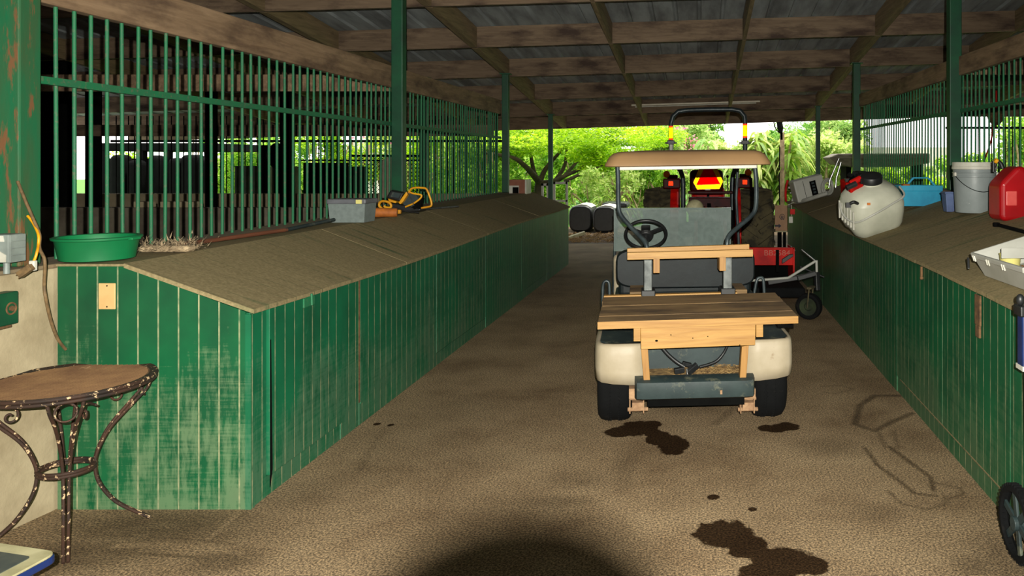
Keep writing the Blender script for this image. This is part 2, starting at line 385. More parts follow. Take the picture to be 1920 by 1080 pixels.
# ================================================================ floor with stains
def build_floor():
    m, nt, bs = newmat('aggregate_concrete'); bs.inputs['Roughness'].default_value = .8
    v = coords(nt)
    fine = noise(nt, 105, v, 4, .75)
    spk = nt.nodes.new('ShaderNodeTexVoronoi'); spk.inputs['Scale'].default_value = 110; nt.links.new(v, spk.inputs['Vector'])
    base = ramp(nt, noise(nt, 1.3, v, 6, .65), [(.3, rgb(106,87,64)), (.5, rgb(134,115,89)), (.72, rgb(152,133,105))])
    agg = ramp(nt, fine, [(.38, (.22,.2,.18,1)), (.5, (.85,.85,.85,1)), (.62, (2.0,1.9,1.75,1))])
    col = mix(nt, 1.0, base, agg, 'MULTIPLY')
    st = nt.nodes.new('ShaderNodeSeparateColor')
    col = mix(nt, math_(nt, 'MULTIPLY', ramp(nt, spk.outputs['Distance'], [(.1,(1,1,1,1)),(.2,(0,0,0,1))]), .35), col, rgb(200,184,150))
    at = nt.nodes.new('ShaderNodeAttribute'); at.attribute_name = 'stain'
    nt.links.new(at.outputs['Color'], st.inputs[0])
    wet = math_(nt, 'ADD', st.outputs[0], math_(nt, 'MULTIPLY', math_(nt, 'SUBTRACT', noise(nt, 14, v, 5), .5), .9))
    wr = math_(nt, 'MULTIPLY', ramp(nt, wet, [(.42, (0,0,0,1)), (.55, (1,1,1,1))]), math_(nt, 'GREATER_THAN', st.outputs[0], .05))
    col = mix(nt, math_(nt, 'MULTIPLY', wr, .97), col, mix(nt, 1.0, col, (.09,.065,.05,1), 'MULTIPLY'))
    dm = math_(nt, 'MULTIPLY', st.outputs[1], math_(nt, 'ADD', .45, math_(nt, 'MULTIPLY', noise(nt, 22, v, 4), .9)))
    dm.node.use_clamp = True
    col = mix(nt, dm, col, mix(nt, 1.0, col, (.2,.18,.14,1), 'MULTIPLY'))
    nt.links.new(col, bs.inputs['Base Color'])
    rr = math_(nt, 'SUBTRACT', .85, math_(nt, 'MULTIPLY', wr, .1)); nt.links.new(rr, bs.inputs['Roughness'])
    nt.links.new(math_(nt, 'SUBTRACT', .25, math_(nt, 'MULTIPLY', wr, .2)), bs.inputs['Specular IOR Level'])
    bump(nt, bs, fine, .2, .003)
    step = .014
    xs = np.concatenate([[-14], np.arange(-3.3, 2.0, step), [12]]); ys = np.concatenate([[-2.5, 1.0], np.arange(2.9, 7.4, step), [9, 12, 15.8]])
    X, Y = np.meshgrid(xs, ys)
    def gp(x, y): Yd = 2400/(y-PY); return ((x-PX)*Yd/F, Yd)
    wet = np.zeros_like(X); dirt = np.zeros_like(X)
    rx = (X-0)/1.0
    def blob(x, y, hw, hh, arr, k=1.0, rotd=0):
        cx, cy = gp(x, y); a = hw*cy/F; b = abs(gp(x, y-hh)[1]-gp(x, y+hh)[1])/2
        d = np.sqrt(((X-cx)/a)**2+((Y-cy)/b)**2)
        np.maximum(arr, k*np.clip(1-(d-.5), 0, 1)*(d < 1.75), out=arr)
    for b in [(1195,803,34,14),(1160,810,26,9),(1262,834,30,17),(1235,822,26,13),(1222,812,16,8),(1222,795,20,6),(1473,800,26,8),(1440,803,20,6),(1455,806,18,5),
              (1358,1001,55,26),(1400,1025,40,22),(1465,1050,60,25),(1520,1060,34,18),(1440,1078,60,20),(1337,932,12,5),(1411,955,9,4),(707,795,7,2.5),(732,797,6,2.5),(1330,1000,28,14)]:
        blob(b[0], b[1], b[2], b[3], wet)
    for b in [(1550,838,60,18,.35),(860,770,90,30,.3),(1640,960,40,16,.25),(1830,1060,40,20,.5),(1170,880,22,34,.35),(1085,900,60,18,.35),(1050,940,60,10,.4),(790,800,140,60,.22),(350,1000,130,20,.5),(900,860,90,16,.2),(1290,760,80,14,.35),(1900,1060,60,60,.5),(200,985,90,24,.5),(1095,905,24,8,.5)]:
        blob(b[0], b[1], b[2], b[3], dirt, b[4])
    def stroke(pts, wpx, arr, k, clean=False):
        P2 = [gp(*p) for p in pts]
        for (ax, ay), (bx, by) in zip(P2, P2[1:]):
            L = (bx-ax)**2+(by-ay)**2+1e-9
            t = np.clip(((X-ax)*(bx-ax)+(Y-ay)*(by-ay))/L, 0, 1)
            d = np.hypot(X-ax-t*(bx-ax), Y-ay-t*(by-ay)); wd = wpx*(ay+by)/2/F
            q = k*np.clip(1.4-d/wd, 0, 1)
            if clean: arr *= 1-q
            else: np.maximum(arr, q, out=arr)
    stroke([(1622,840),(1645,872),(1690,905),(1715,925),(1755,930)], 5, dirt, .9)
    stroke([(1668,838),(1700,862),(1745,895),(1750,920)], 5, dirt, .9)
    stroke([(1755,905),(1800,915),(1807,926),(1780,935)], 3.5, dirt, .7)
    stroke([(1665,920),(1690,945),(1740,955),(1775,945),(1770,930)], 4, dirt, .6)
    stroke([(1603,795),(1612,760),(1640,742),(1690,742)], 7, dirt, .8)
    stroke([(1603,795),(1640,808),(1670,792),(1710,775)], 7, dirt, .8)
    stroke([(1675,808),(1685,840)], 4, dirt, .5); stroke([(1645,808),(1660,838)], 4, dirt, .5)
    stroke([(1540,725),(1575,722),(1600,730),(1565,738),(1545,735)], 3, dirt, .4)
    stroke([(1385,750),(1362,778),(1340,795)], 9, dirt, .4)
    stroke([(725,800),(690,850),(675,880)], 10, dirt, .35)
    # light unstained scrapes inside the damp corner
    for b in [(300,985,150,34,.75),(160,1040,120,30,.6),(420,1050,60,22,.55),(560,925,60,30,.3)]: blob(b[0], b[1], b[2], b[3], dirt, b[4])
    stroke([(215,1024),(300,1020),(420,1032),(450,1036)], 9, dirt, .95, True); stroke([(448,965),(425,985),(392,1012)], 7, dirt, .95, True)
    stroke([(210,1034),(300,1040),(440,1050)], 6, dirt, .7); stroke([(205,1020),(260,1000),(440,1020)], 6, dirt, .5)
    stroke([(458,962),(430,985),(395,1015)], 4, dirt, .6); stroke([(440,958),(415,978),(385,1010)], 3, dirt, .5)
    nx, ny = len(xs), len(ys)
    vs = np.stack([X.ravel(), Y.ravel(), np.zeros(X.size)], 1)
    idx = np.arange(nx*ny).reshape(ny, nx)
    fs = np.stack([idx[:-1,:-1].ravel(), idx[:-1,1:].ravel(), idx[1:,1:].ravel(), idx[1:,:-1].ravel()], 1)
    me = bpy.data.meshes.new('floor'); me.from_pydata(vs.tolist(), [], fs.tolist())
    ca = me.color_attributes.new('stain', 'FLOAT_COLOR', 'POINT')
    cc = np.stack([wet.ravel(), dirt.ravel(), np.zeros(X.size), np.ones(X.size)], 1).astype(np.float32)
    ca.data.foreach_set('color', cc.ravel())
    me.materials.append(m); o = bpy.data.objects.new('floor', me); COL.objects.link(o); o['kind'] = 'structure'
build_floor()
o = MB().box(-60,60,15.8,120,-.3,-.03).build('floor_lawn', 'grass'); o['kind'] = 'structure'
o = MB().box(-14,12,15.8,15.95,-.3,-.005).build('trim_1', 'block'); o['kind'] = 'structure'
o = MB().box(-9,3.2,15.95,20.2,-.3,-.015).build('floor_dirt', 'mulch'); o['kind'] = 'structure'

# ================================================================ roof
def zb(X, Y): return 2.97+.03*(X+3.1)-.108*(Y-12.7)
PUR = [-1.9,0,1.8,3.6,5.4,7.23,9.06,10.9,12.75,14.7,16.5,18.2]
RX = [-10.5,-8.65,-6.8,-4.96,-3.08,-1.22,.6,2.42,4.3,6.2,8.1]
# corrugated sheets
mb = MB(); prof = []
x = -13.0
while x < 9.5:
    prof += [(x, 0), (x+.24, 0), (x+.262, .03), (x+.288, .03)]; x += .31
vs = []; fs = []
for (px_, dz) in prof:
    for Yv in (-4.2, 18.6): vs.append((px_, Yv, zb(px_, Yv)+.285+dz))
for i in range(len(prof)-1): fs.append((2*i, 2*i+1, 2*i+3, 2*i+2))
n = len(vs); vs += [(a, b, c+.01) for a, b, c in vs]; fs += [tuple(n+i for i in f[::-1]) for f in fs]
mb.add(vs, fs); o = mb.build('ceiling', 'sheet', recalc=False); o['kind'] = 'structure'
nm = ['','','nearest the camera overhead, mostly above the picture','second from the camera overhead','third from the camera','fourth from the camera overhead, barely showing','at the very top edge of the picture','nearest one seen whole, most stained','next behind the most stained one, over the third posts','between the third and fourth rows of posts','above the fluorescent tube','farthest, at the low open eave']
for i, Yp in enumerate(PUR):
    a = -13; b = 9.3
    if i < 6: continue
    loc = (0, Yp, zb(0, Yp)); m_ = MB(loc=loc)
    m_.prism([(a, zb(a, Yp)), (b, zb(b, Yp)), (b, zb(b, Yp)+.283), (a, zb(a, Yp)+.283)], lambda u, v, t: (u, Yp+t, v), -.025, .025)
    tag(m_.build('roof_crossbeam', 'purlin'), 'brown stained wooden roof crossbeam, '+nm[i], 'beam', 'crossbeams under the metal roof')
rl = {-4.96:'just left of the barred fence','-8.65':''}
rn = ['','leftmost over the left stall','far left over the left stall','just beyond the left barred fence','above the left green posts','left of the middle of the aisle roof','right of the middle of the aisle roof','above the right green posts','just beyond the right barred fence','over the right stall','']
for i, X0 in enumerate(RX):
    if not rn[i]: continue
    wd = .09 if i in (4, 7, 3) else .05
    loc = (X0, 9, zb(X0, 9)); m_ = MB(loc=loc)
    for k in range(len(PUR)-1):
        if k < 4: continue
        y0, y1 = PUR[k]+.027, PUR[k+1]-.027
        m_.prism([(y0, zb(X0, y0)), (y1, zb(X0, y1)), (y1, zb(X0, y1)+.27), (y0, zb(X0, y0)+.27)], lambda u, v, t: (X0+t, u, v), -wd/2, wd/2)
    if i in (4, 7): m_.prism([(18.23, zb(X0,18.23)+.05), (18.55, zb(X0,18.5)+.18), (18.55, zb(X0,18.5)+.26), (18.23, zb(X0,18.23)+.26)], lambda u, v, t: (X0+t, u, v), -wd/2, wd/2)
    tag(m_.build('roof_rafter', 'rafter'), 'long wooden rafter running away along the shed, '+rn[i], 'rafter', 'rafters along the shed')
# posts
def post(X, Y, z0, w, label, mat='gpost', top=None):
    z1 = top or zb(X, Y)
    T = thing('steel_post', label, 'post', (X, Y, z0), 0, 'green steel posts')
    m_ = MB(T); m_.box(X-w/2, X+w/2, Y-w/2, Y+w/2, z0, z1-.012); m_.build('post_shaft', mat, T, bevel=.008)
    MB(T).box(X-w*.8, X+w*.8, Y-w*.8, Y+w*.8, z1-.014, z1-.001).build('cap_plate', 'gpost', T)
post(-3.09, 3.62, 1.135, .12, 'green steel post with rusty streaks at the left edge, on the cream wall', 'gpost_rust')
post(-3.04, 8.07, 1.135, .115, 'green steel post behind the yellow saw, on the left wall')
post(-3.04, 12.5, 1.135, .1, 'green steel post at the far end of the left barred fence')
post(-3.04, 16.25, -.01, .09, 'slim green steel post at the open eave, left of the cart roof')
post(2.56, 8.07, 1.322, .12, 'green steel post behind the grey bucket, on the right wall')
post(2.44, 12.5, 1.322, .11, 'green steel post at the far end of the right barred fence')
post(2.39, 16.25, -.01, .09, 'slim green steel post at the open eave, right of the tractor')
post(-9.67, 12.75, -.01, .16, 'dark post far left inside the left stall', 'dark')
post(-6.45, 12.5, -.01, .16, 'dark post between the saddle panels and the cabinets in the left stall', 'dark')
post(-4.35, 12.6, 0, .12, 'dark green post inside the left stall, right of the yellow cutter')
post(-7.64, 12.5, -.01, .13, 'dark post left of the saddle in the left stall', 'dark')
post(5.55, 12.5, -.01, .13, 'green post inside the right stall above the red can')
# unlit tube
T = thing('fluorescent_lamp', 'unlit long white fluorescent tube fixture under the far crossbeam', 'lamp', P(1304,194,16.35))
a = P(1184,197.5,16.4); b = P(1425,190,16.4)
MB(T).beam(a, b, .05, .035).build('lamp_housing', 'tube_lamp', T, bevel=.006)
MB(T).tube([a+Vector((.08,-.03,-.035)), b+Vector((-.08,-.03,-.035))], .013).build('lamp_tube', 'white', T, smooth=50)

# ================================================================ low walls, ledges
mb = MB()
poly = [(-3.22,1.2),(-3.03,1.2),(-3.03,3.3),(-2.975,3.68),(-2.975,12.62),(-3.22,12.62)]
mb.prism(poly, lambda u, v, t: (u, v, t), -.02, 1.115); o = mb.build('wall_left', 'concwall', bevel=.012); o['kind'] = 'structure'
mb = MB(); mb.prism(poly, lambda u, v, t: (u, v, t), 1.115, 1.133); o = mb.build('trim_2', 'ledge', bevel=.006); o['kind'] = 'structure'
def rX(Y): return 2.62-.027*(Y-8)
mb = MB(); mb.prism([(rX(3.7)-.1,3.7),(rX(12.6)-.1,12.6),(rX(12.6)+.12,12.6),(rX(3.7)+.12,3.7)], lambda u, v, t: (u, v, t), -.02, 1.318)
o = mb.build('wall_right', 'ledge', bevel=.012); o['kind'] = 'structure'
o = MB().box(-12,-3.3,9.45,9.6,-.02,1.07).build('wall_stall_left', 'block', bevel=.01); o['kind'] = 'structure'
o = MB().box(-12,-3.3,12.9,13.05,-.02,1.10).build('wall_stall_back', 'concwall', bevel=.01); o['kind'] = 'structure'
# the rest of the shed shell: outer side walls and the wall behind the camera
def shellwall(name, x0, x1, y0, y1):
    vs = [(x, y, z) for x, y in ((x0,y0),(x1,y0),(x1,y1),(x0,y1)) for z in (-.02, zb(x, y)+.28)]
    o = MB().add(vs, [(0,2,3,1),(2,4,5,3),(4,6,7,5),(6,0,1,7),(1,3,5,7),(0,6,4,2)]).build(name, 'shedwall'); o['kind'] = 'structure'
shellwall('wall_outer_left', -12.6, -12.5, -4.0, 12.0); shellwall('wall_outer_right', 8.9, 9.0, -4.0, 14.0); shellwall('wall_back', -12.5, 8.9, -4.05, -3.95)
# dark corrugated end wall at far left
mb = MB(); vs = []; fs = []
xs_ = np.arange(-15, -9.35, .05)
for i, xv in enumerate(xs_):
    yv = 12+.02*math.sin(i*1.2566*1.0)
    vs += [(xv, yv, 0), (xv, yv, 3.4)]
for i in range(len(xs_)-1): fs.append((2*i, 2*i+2, 2*i+3, 2*i+1))
n = len(vs); vs += [(a, b+.01, c) for a, b, c in vs]; fs += [tuple(n+i for i in f) for f in fs]
mb.add(vs, fs); o = mb.build('wall_corrugated', 'dark', smooth=60, recalc=False); o['kind'] = 'structure'

# ================================================================ side beams and barred fences
def sidebeam(xa, xb, y0, y1, z0, z1, label, fx=lambda Y: 0):
    m_ = MB(loc=(xa, y0, z0))
    vs = []
    for Yv in (y0, y1):
        for xx in (xa, xb):
            for zz in (z0, z1): vs.append((xx+fx(Yv), Yv, zz))
    m_.add(vs, [(0,1,3,2),(4,6,7,5),(0,2,6,4),(1,5,7,3),(0,4,5,1),(2,3,7,6)])
    tag(m_.build('side_beam', 'beam', bevel=.006), label, 'beam')
sidebeam(-3.165,-3.10,1.2,12.44,2.355,2.575,'thick brown timber along the top of the left barred fence')
sidebeam(0,.06,3.7,12.44,2.475,2.665,'brown timber along the top of the right barred fence', lambda Y: rX(Y)-.03)
m_ = MB(loc=(-6,8.2,2.4)).box(-11,-3.17,8.17,8.22,2.33,2.5); tag(m_.build('side_beam','beam'), 'pale timber crossing the left stall behind the bars', 'beam')
m_ = MB(loc=(5,8.2,2.5)).box(2.68,9,8.17,8.22,2.5,2.65); tag(m_.build('side_beam','beam'), 'brown timber crossing the right stall behind the bars', 'beam')
m_ = MB(loc=(-6,12.7,2.0)).box(-11,-3.3,12.66,12.72,2.02,2.2); tag(m_.build('side_beam','purlin'), 'dark low timber crossing the back of the left stall', 'beam')
m_ = MB(loc=(5,12.7,2.1)).box(2.6,9,12.66,12.72,2.33,2.52); tag(m_.build('side_beam','purlin'), 'dark low timber crossing the back of the right stall', 'beam')
T = thing('barred_fence', 'long green barred fence with a mid rail on the left wall', 'fence', (-3.125,3.7,1.13))
Yv = 3.77; n = 0
while Yv < 12.4:
    if abs(Yv-8.07) > .05 or True:
        j = random.uniform(-.004,.004); t = random.uniform(-.006,.006)
        m_ = MB(T).tube([(-3.125+j, Yv, 1.125), (-3.125+j+t, Yv, 2.375)], .0095, 8)
        m_.build('bar', 'bar', T, smooth=50)
    Yv += .1125
def rail(T, pts, s, mat='bar'): MB(T).beam(pts[0], pts[1], s, s*1.0).build('rail', mat, T)
rail(T, ((-3.115,3.68,1.99),(-3.115,12.44,1.99)), .036)
T = thing('barred_fence', 'long green barred fence with a mid rail on the right wall', 'fence', (2.6,5.4,1.13))
Yv = 5.9
while Yv < 12.4:
    X0 = rX(Yv)+.02; MB(T).tube([(X0, Yv, 1.315), (X0+random.uniform(-.005,.005), Yv, 2.5)], .0095, 8).build('bar', 'bar', T, smooth=50)
    Yv += .1125
rail(T, ((rX(5.6),5.6,2.12),(rX(12.44),12.44,2.12)), .036)
# far fences across the open back of each stall
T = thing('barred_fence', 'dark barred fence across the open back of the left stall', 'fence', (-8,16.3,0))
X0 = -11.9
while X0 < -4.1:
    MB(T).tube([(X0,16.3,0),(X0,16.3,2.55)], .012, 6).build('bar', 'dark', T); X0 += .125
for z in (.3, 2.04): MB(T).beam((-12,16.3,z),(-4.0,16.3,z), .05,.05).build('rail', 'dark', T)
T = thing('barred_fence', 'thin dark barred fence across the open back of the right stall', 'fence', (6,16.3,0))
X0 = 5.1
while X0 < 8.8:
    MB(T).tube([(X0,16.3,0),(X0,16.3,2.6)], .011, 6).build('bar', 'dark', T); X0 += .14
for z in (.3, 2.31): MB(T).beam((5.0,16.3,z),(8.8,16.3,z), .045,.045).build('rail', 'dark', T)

# ================================================================ storage bins
def left_bin():
    T = thing('storage_bin', 'long green tongue-and-groove feed bin with a dusty sloping top, left of the aisle', 'storage bin', (-2.5,3.7,0))
    xl, xf, xs_ = -2.965, -2.67, -2.078
    zt, zf = 1.122, .912
    sl = (zt-zf)/(xs_-xf)
    y0, y1 = 3.69, 12.62
    # end panel (faces camera)
    MB(T).prism([(xl,0),(xs_-.02,0),(xs_-.02,zf),(xf,zt),(xl,zt)], lambda u,v,t:(u,t,v), y0, y0+.02).build('end_panel', 'side_x', T)
    MB(T).prism([(xl,0),(xs_-.02,0),(xs_-.02,zf),(xf,zt),(xl,zt)], lambda u,v,t:(u,t,v), y1-.02, y1).build('end_panel', 'side_x', T)
    cuts = [3.69,3.835,4.62,4.87,6.3,7.75,9.3,10.85,12.62]
    for i in range(len(cuts)-1):
        a, b = cuts[i], cuts[i+1]
        off = .0 if i not in (1,) else .012
        z0 = .0 if i not in (1, 4, 6) else .1
        MB(T).box(xs_-.02+off, xs_+off, a+.0035, b-.0035, z0, zf-.006).build('side_panel', 'side_y', T, bevel=.002)
        if z0: MB(T).box(xs_-.03, xs_-.004, a, b, 0, .094).build('kick_board', 'side_y', T)
    # top: flat ledge board + sloping lids with slightly sagging front edge
    MB(T).box(xl, xf+.02, y0-.01, y1, zt, zt+.012).build('ledge_board', 'top', T, bevel=.003)
    lids = [3.68,5.6,7.75,10.2,12.63]
    for a, b in zip(lids, lids[1:]):
        m_ = MB(T); n = 14; vs = []; fs = []
        for k in range(n+1):
            Yv = a+.004+(b-a-.008)*k/n
            sag = -.012*math.sin((Yv-3.7)*.9)-.012*math.sin(PI*(Yv-3.7)/9)
            for (xx, zz) in ((xf+.015, zt+.014), (xs_+.022, zf+.012+sag+random.uniform(-.002,.002)), (xs_+.022, zf-.008+sag), (xf+.015, zt-.006)):
                vs.append((xx, Yv, zz))
        for k in range(n):
            for j in range(4): fs.append((4*k+j, 4*k+(j+1)%4, 4*k+4+(j+1)%4, 4*k+4+j))
        fs += [(3,2,1,0), tuple(4*n+j for j in range(4))]
        m_.add(vs, fs).build('sloping_lid', 'top', T)
    m_ = MB(T).prism([(4.16,.845),(4.27,.845),(4.27,.89),(4.235,.905),(4.195,.905),(4.16,.89)], lambda u,v,t:(t,u,v), xs_+.012, xs_+.02)
    m_.tube([(xs_+.03,4.215,.91),(xs_+.032,4.215,.85)], .006); m_.build('hasp', 'bar', T, smooth=50)
    MB(T).prism([(3.842,.04),(3.864,.12),(3.858,.4),(3.85,.75),(3.842,.75)], lambda u,v,t:(t,u,v), xs_+.0105, xs_+.0132).build('gap_shade_strip', 'dark', T)  # dark strip painted in for the shade of an open gap
    m_ = MB(T).box(xs_+.001, xs_+.006, 4.862, 4.878, .14, .9); m_.build('rust_edge_strip', 'rustbrown', T)
    MB(T).box(xs_+.0005, xs_+.007, 4.882, 4.905, .13, .9).build('door_stile', 'side_y', T)
    MB(T).box(xs_-.02, xs_+.006, 3.688, 3.72, 0, .9).build('corner_board', 'side_y', T)
    return T
left_bin()
def right_bin():
    T = thing('storage_bin', 'long green tongue-and-groove feed bin with a dusty sloping top, right of the aisle', 'storage bin', (2.0,3.7,0))
    xs_ = 1.376; y0, y1 = 2.6, 12.6
    cuts = [2.6,3.55,4.55,5.6,7.2,9.0,10.8,12.6]
    for i in range(len(cuts)-1):
        a, b = cuts[i], cuts[i+1]; z0 = .11 if i in (1, 2) else 0
        MB(T).box(xs_, xs_+.02, a+.003, b-.003, z0, .955).build('side_panel', 'side_yr', T, bevel=.002)
        if z0: MB(T).box(xs_+.006, xs_+.03, a, b, 0, .106).build('kick_board', 'side_yr', T)
    MB(T).box(xs_-.003, xs_+.01, 3.56, 5.5, .106, .112).build('dusty_seam', 'top', T)
    MB(T).prism([(xs_+.02,0),(2.4,0),(2.4,1.28),(xs_+.02,.95)], lambda u,v,t:(u,t,v), y1-.02, y1).build('end_panel', 'side_x', T)
    lids = [2.6,5.05,7.6,10.1,12.62]
    for a, b in zip(lids, lids[1:]):
        m_ = MB(T); n = 14; vs = []; fs = []
        for k in range(n+1):
            Yv = a+.004+(b-a-.008)*k/n
            sag = .014*math.sin((Yv-3)*.8)+random.uniform(-.002,.002)
            for (xx, zz) in ((2.42, 1.31), (xs_-.02, .972+sag), (xs_-.02, .952+sag), (2.42, 1.29)):
                vs.append((xx, Yv, zz))
        for k in range(n):
            for j in range(4): fs.append((4*k+j, 4*k+(j+1)%4, 4*k+4+(j+1)%4, 4*k+4+j))
        fs += [(3,2,1,0), tuple(4*n+j for j in range(4))]
        m_.add(vs, fs).build('sloping_lid', 'top', T)
    MB(T).box(xs_-.014, xs_-.004, 3.9, 3.975, .80, .95).box(xs_-.014, xs_-.002, 3.91, 3.965, .74, .80).build('strap_hinge', 'rustbrown', T, bevel=.003)
    MB(T).tube([(xs_-.012,4.93,.96),(xs_-.012,4.93,.9)], .008).ball((xs_-.012,4.93,.89),.012).build('hook', 'rustbrown', T, smooth=60)
right_bin()
def rz(X, Y):  # height of the right bin's top surface
    t = min(1,(X-1.356)/1.064); return .973+.338*t+.014*math.sin((Y-3)*.8)*(1-t)
def lz(X, Y):
    if X < -2.65: return 1.137
    t = (X+2.655)/(.599); return 1.136+(.926-1.136)*t
# ================================================================ golf cart
CL = Vector((-.0105, 4.45, 0)); CR = .0785
cc_, cs_ = math.cos(CR), math.sin(CR)
def L(px, py, ly):                     # pixel -> cart-local point on the plane y = ly
    dx = (px-PX)/F; dz = -(py-PY)/F
    Yd = (ly-CL.x*cs_+CL.y*cc_)/(cc_-dx*cs_)
    X = dx*Yd-CL.x; Yr = Yd-CL.y
    return Vector((X*cc_+Yr*cs_, ly, H+dz*Yd))
roll = lambda p: (p[0], p[1], p[2]+.0145*p[0])
def cart():
    C = thing('golf_cart', 'old cream golf cart with a tan roof and a home-made wooden cargo platform', 'golf cart', CL, CR)
    MATS[C.name] = Matrix()            # local coordinates
    B = lambda tf=roll: MB(None, tf)
    RX90 = Matrix.Rotation(PI/2, 3, 'Y')
    def wheel(x, y, R, w):
        pr = [(R*.52,-w*.42),(R*.62,-w*.5),(R*.85,-w*.5),(R*.96,-w*.42),(R,-w*.3),(R,w*.3),(R*.96,w*.42),(R*.85,w*.5),(R*.62,w*.5),(R*.52,w*.42)]
        m = MB().lathe(pr, (x, y, R), RX90, 40)
        for k in range(60):
            a = 2*PI*k/60
            for s in (-1, 1):
                m.box(-.0035,.0035,-w*.13,w*.13,-.002,.003, rot=Matrix.Rotation(a,3,'X') @ Matrix.Rotation(s*.35,3,'Z'), at=(x+s*w*.16, y-math.sin(a)*R, R+math.cos(a)*R))
        t = m.build('wheel', 'tyre', C, smooth=40)
        MB().lathe([(.001,-w*.3),(R*.3,-w*.3),(R*.5,-w*.42),(R*.54,-w*.4),(R*.54,w*.4),(R*.5,w*.42),(R*.3,w*.3),(.001,w*.3)], (x, y, R), RX90, 28).build('rim', 'sand', t, smooth=40)
    for s in (-1, 1):
        wheel(s*.475, .6, .225, .205); wheel(s*.45, 2.25, .215, .19)
    # rear fenders
    for s in (-1, 1):
        path = [(.295,.203),(.38,.2),(.48,.203),(.545,.215),(.57,.245),(.583,.30),(.588,.40),(.588,.6),(.588,.8),(.585,1.0),(.58,1.1)]
        zb_ = [.318,.32,.328,.338,.345,.352,.40,.455,.41,.33,.30]
        vs = []; fs = []; rows = [(0,0),(.004,.3),(.003,.7),(-.002,.92),(-.012,.98),(-.03,1.0)]
        for i, (x, y) in enumerate(path):
            nx_, ny_ = (0,-1) if i < 2 else ((.5,-.85) if i < 4 else ((.85,-.5) if i < 6 else (1,0)))
            if i == 4: nx_, ny_ = .7,-.7
            for off, t in rows:
                vs.append((s*(x+nx_*off), y+ny_*off, zb_[i]+(.558-zb_[i])*t))
        n = len(rows)
        for i in range(len(path)-1):
            for j in range(n-1): fs.append((i*n+j, i*n+j+1, (i+1)*n+j+1, (i+1)*n+j))
        o = B().add(vs, fs).build('rear_fender', 'cartwhite', C, smooth=50)
        so_ = o.modifiers.new('thick', 'SOLIDIFY'); so_.thickness = .006
        # dark scuffed deck corner
        B().prism([(.3,.235),(.5,.25),(.57,.36),(.57,1.0),(.3,1.0)], lambda u,v,t:(s*u,v,t), .54, .553).build('deck_corner', 'cartgrey', C, bevel=.01)
        B().box(s*.5-.085, s*.5+.085, 1.1, 1.75, .24, .30).build('running_board', 'cartgrey', C, bevel=.01)
        B().prism([(.98,.24),(1.8,.24),(1.8,.44),(1.62,.6),(1.05,.6),(.98,.55)], lambda u,v,t:(s*t,u,v), .52, .575).build('side_panel', 'cartwhite', C, bevel=.015)
        # leaf spring shackle
        a = L(1196 if s < 0 else 1402, 756, .30)
        m = B(None).box(a.x-.034,a.x+.034,.27,.33,a.z-.035,a.z+.012)
        m.box(a.x-.05,a.x-.043,.26,.33,a.z-.05,a.z+.05).box(a.x+.03,a.x+.037,.26,.33,a.z-.05,a.z+.05)
        m.tube([(a.x-.06,.295,a.z-.034),(a.x+.06,.295,a.z-.034)], .012).tube([(a.x-.05,.295,a.z+.03),(a.x+.05,.295,a.z+.03)], .01)
        m.box(a.x-.034,a.x+.034,.33,1.0,a.z+.0,a.z+.02); m.box(a.x-s*.0-.052,a.x+.04,.25,.34,a.z+.04,a.z+.1)
        m.build('leaf_spring', 'sand', C, bevel=.002)
    # rear bay
    B().box(-.3,.3,.19,.46,.325,.345).build('bay_floor', 'hay', C)
    m = B(None)
    for k in range(6):
        m.box(-.27+k*.09, -.184+k*.09, .175, .192, .318, .342)
    m.build('bay_floor_slats', 'pine', C, bevel=.002)
    B().box(-.31,.31,.455,.47,.33,.56).box(-.31,-.298,.215,.47,.33,.56).box(.298,.31,.215,.47,.33,.56).build('bay_wall', 'cartgrey', C)
    rnd = random.Random(3); m = B()
    for k in range(260):
        x = rnd.gauss(.1,.12); x = max(-.28,min(.28,x)); y = rnd.uniform(.22,.44); a = rnd.uniform(0,PI); l = rnd.uniform(.01,.03); z = .347+rnd.random()*.02*(1 if x > .1 else .4)
        m.box(-l,l,-.0012,.0012,0,.002, rot=euler(rnd.uniform(-.4,.4), rnd.uniform(-.5,.5), a), at=(x,y,z))
    tag(m.build('straw_litter', 'hay', C), kind='stuff')
    p = [L(*q) for q in ((1240,650,.3),(1252,664,.28),(1268,678,.26),(1284,688,.25))]
    B(None).tube(smoothpath(p), .011).build('hose', 'black', C, smooth=60)
    p = [L(*q) for q in ((1364,648,.3),(1357,662,.28),(1345,676,.27),(1330,683,.26),(1312,688,.25))]
    B(None).tube(smoothpath(p), .009).build('hose', 'black', C, smooth=60)
    a = L(1288,694,.24)
    m = B(None).box(-.03,.03,-.012,.012,-.016,.016, rot=euler(.2,-.1,.2), at=a+Vector((-.045,0,0)))
    m.box(-.035,.035,-.012,.012,-.018,.018, rot=euler(.3,-.6,.3), at=a+Vector((.035,.01,.005))); m.box(-.028,.028,-.01,.01,-.012,.012, rot=euler(.3,.3,.3), at=a+Vector((.0,.02,.03)))
    m.build('plug_connector', 'black', C, bevel=.003)
    B(None).tube([a+Vector((-.002,-.02,.012)), a+Vector((.002,-.025,-.03))], .006).build('metal_latch', 'chrome', C, smooth=60)
    # bumper
    m = B(None); p0, p1 = L(1190,713,.1), L(1416,745,.1)
    vs = []; prof = [(.1,p0.z),(.075,p0.z-.01),(.07,p0.z-.05),(.08,p1.z+.01),(.1,p1.z),(.2,p1.z),(.2,p0.z)]
    xs = [p0.x,p0.x+.012,p0.x+.05,-.1,.1,p1.x-.05,p1.x-.012,p1.x]; yo = [.05,.01,0,0,0,0,.01,.05]
    for x, d in zip(xs, yo):
        for y, z in prof: vs.append((x, y+d, z+.004*(x)))
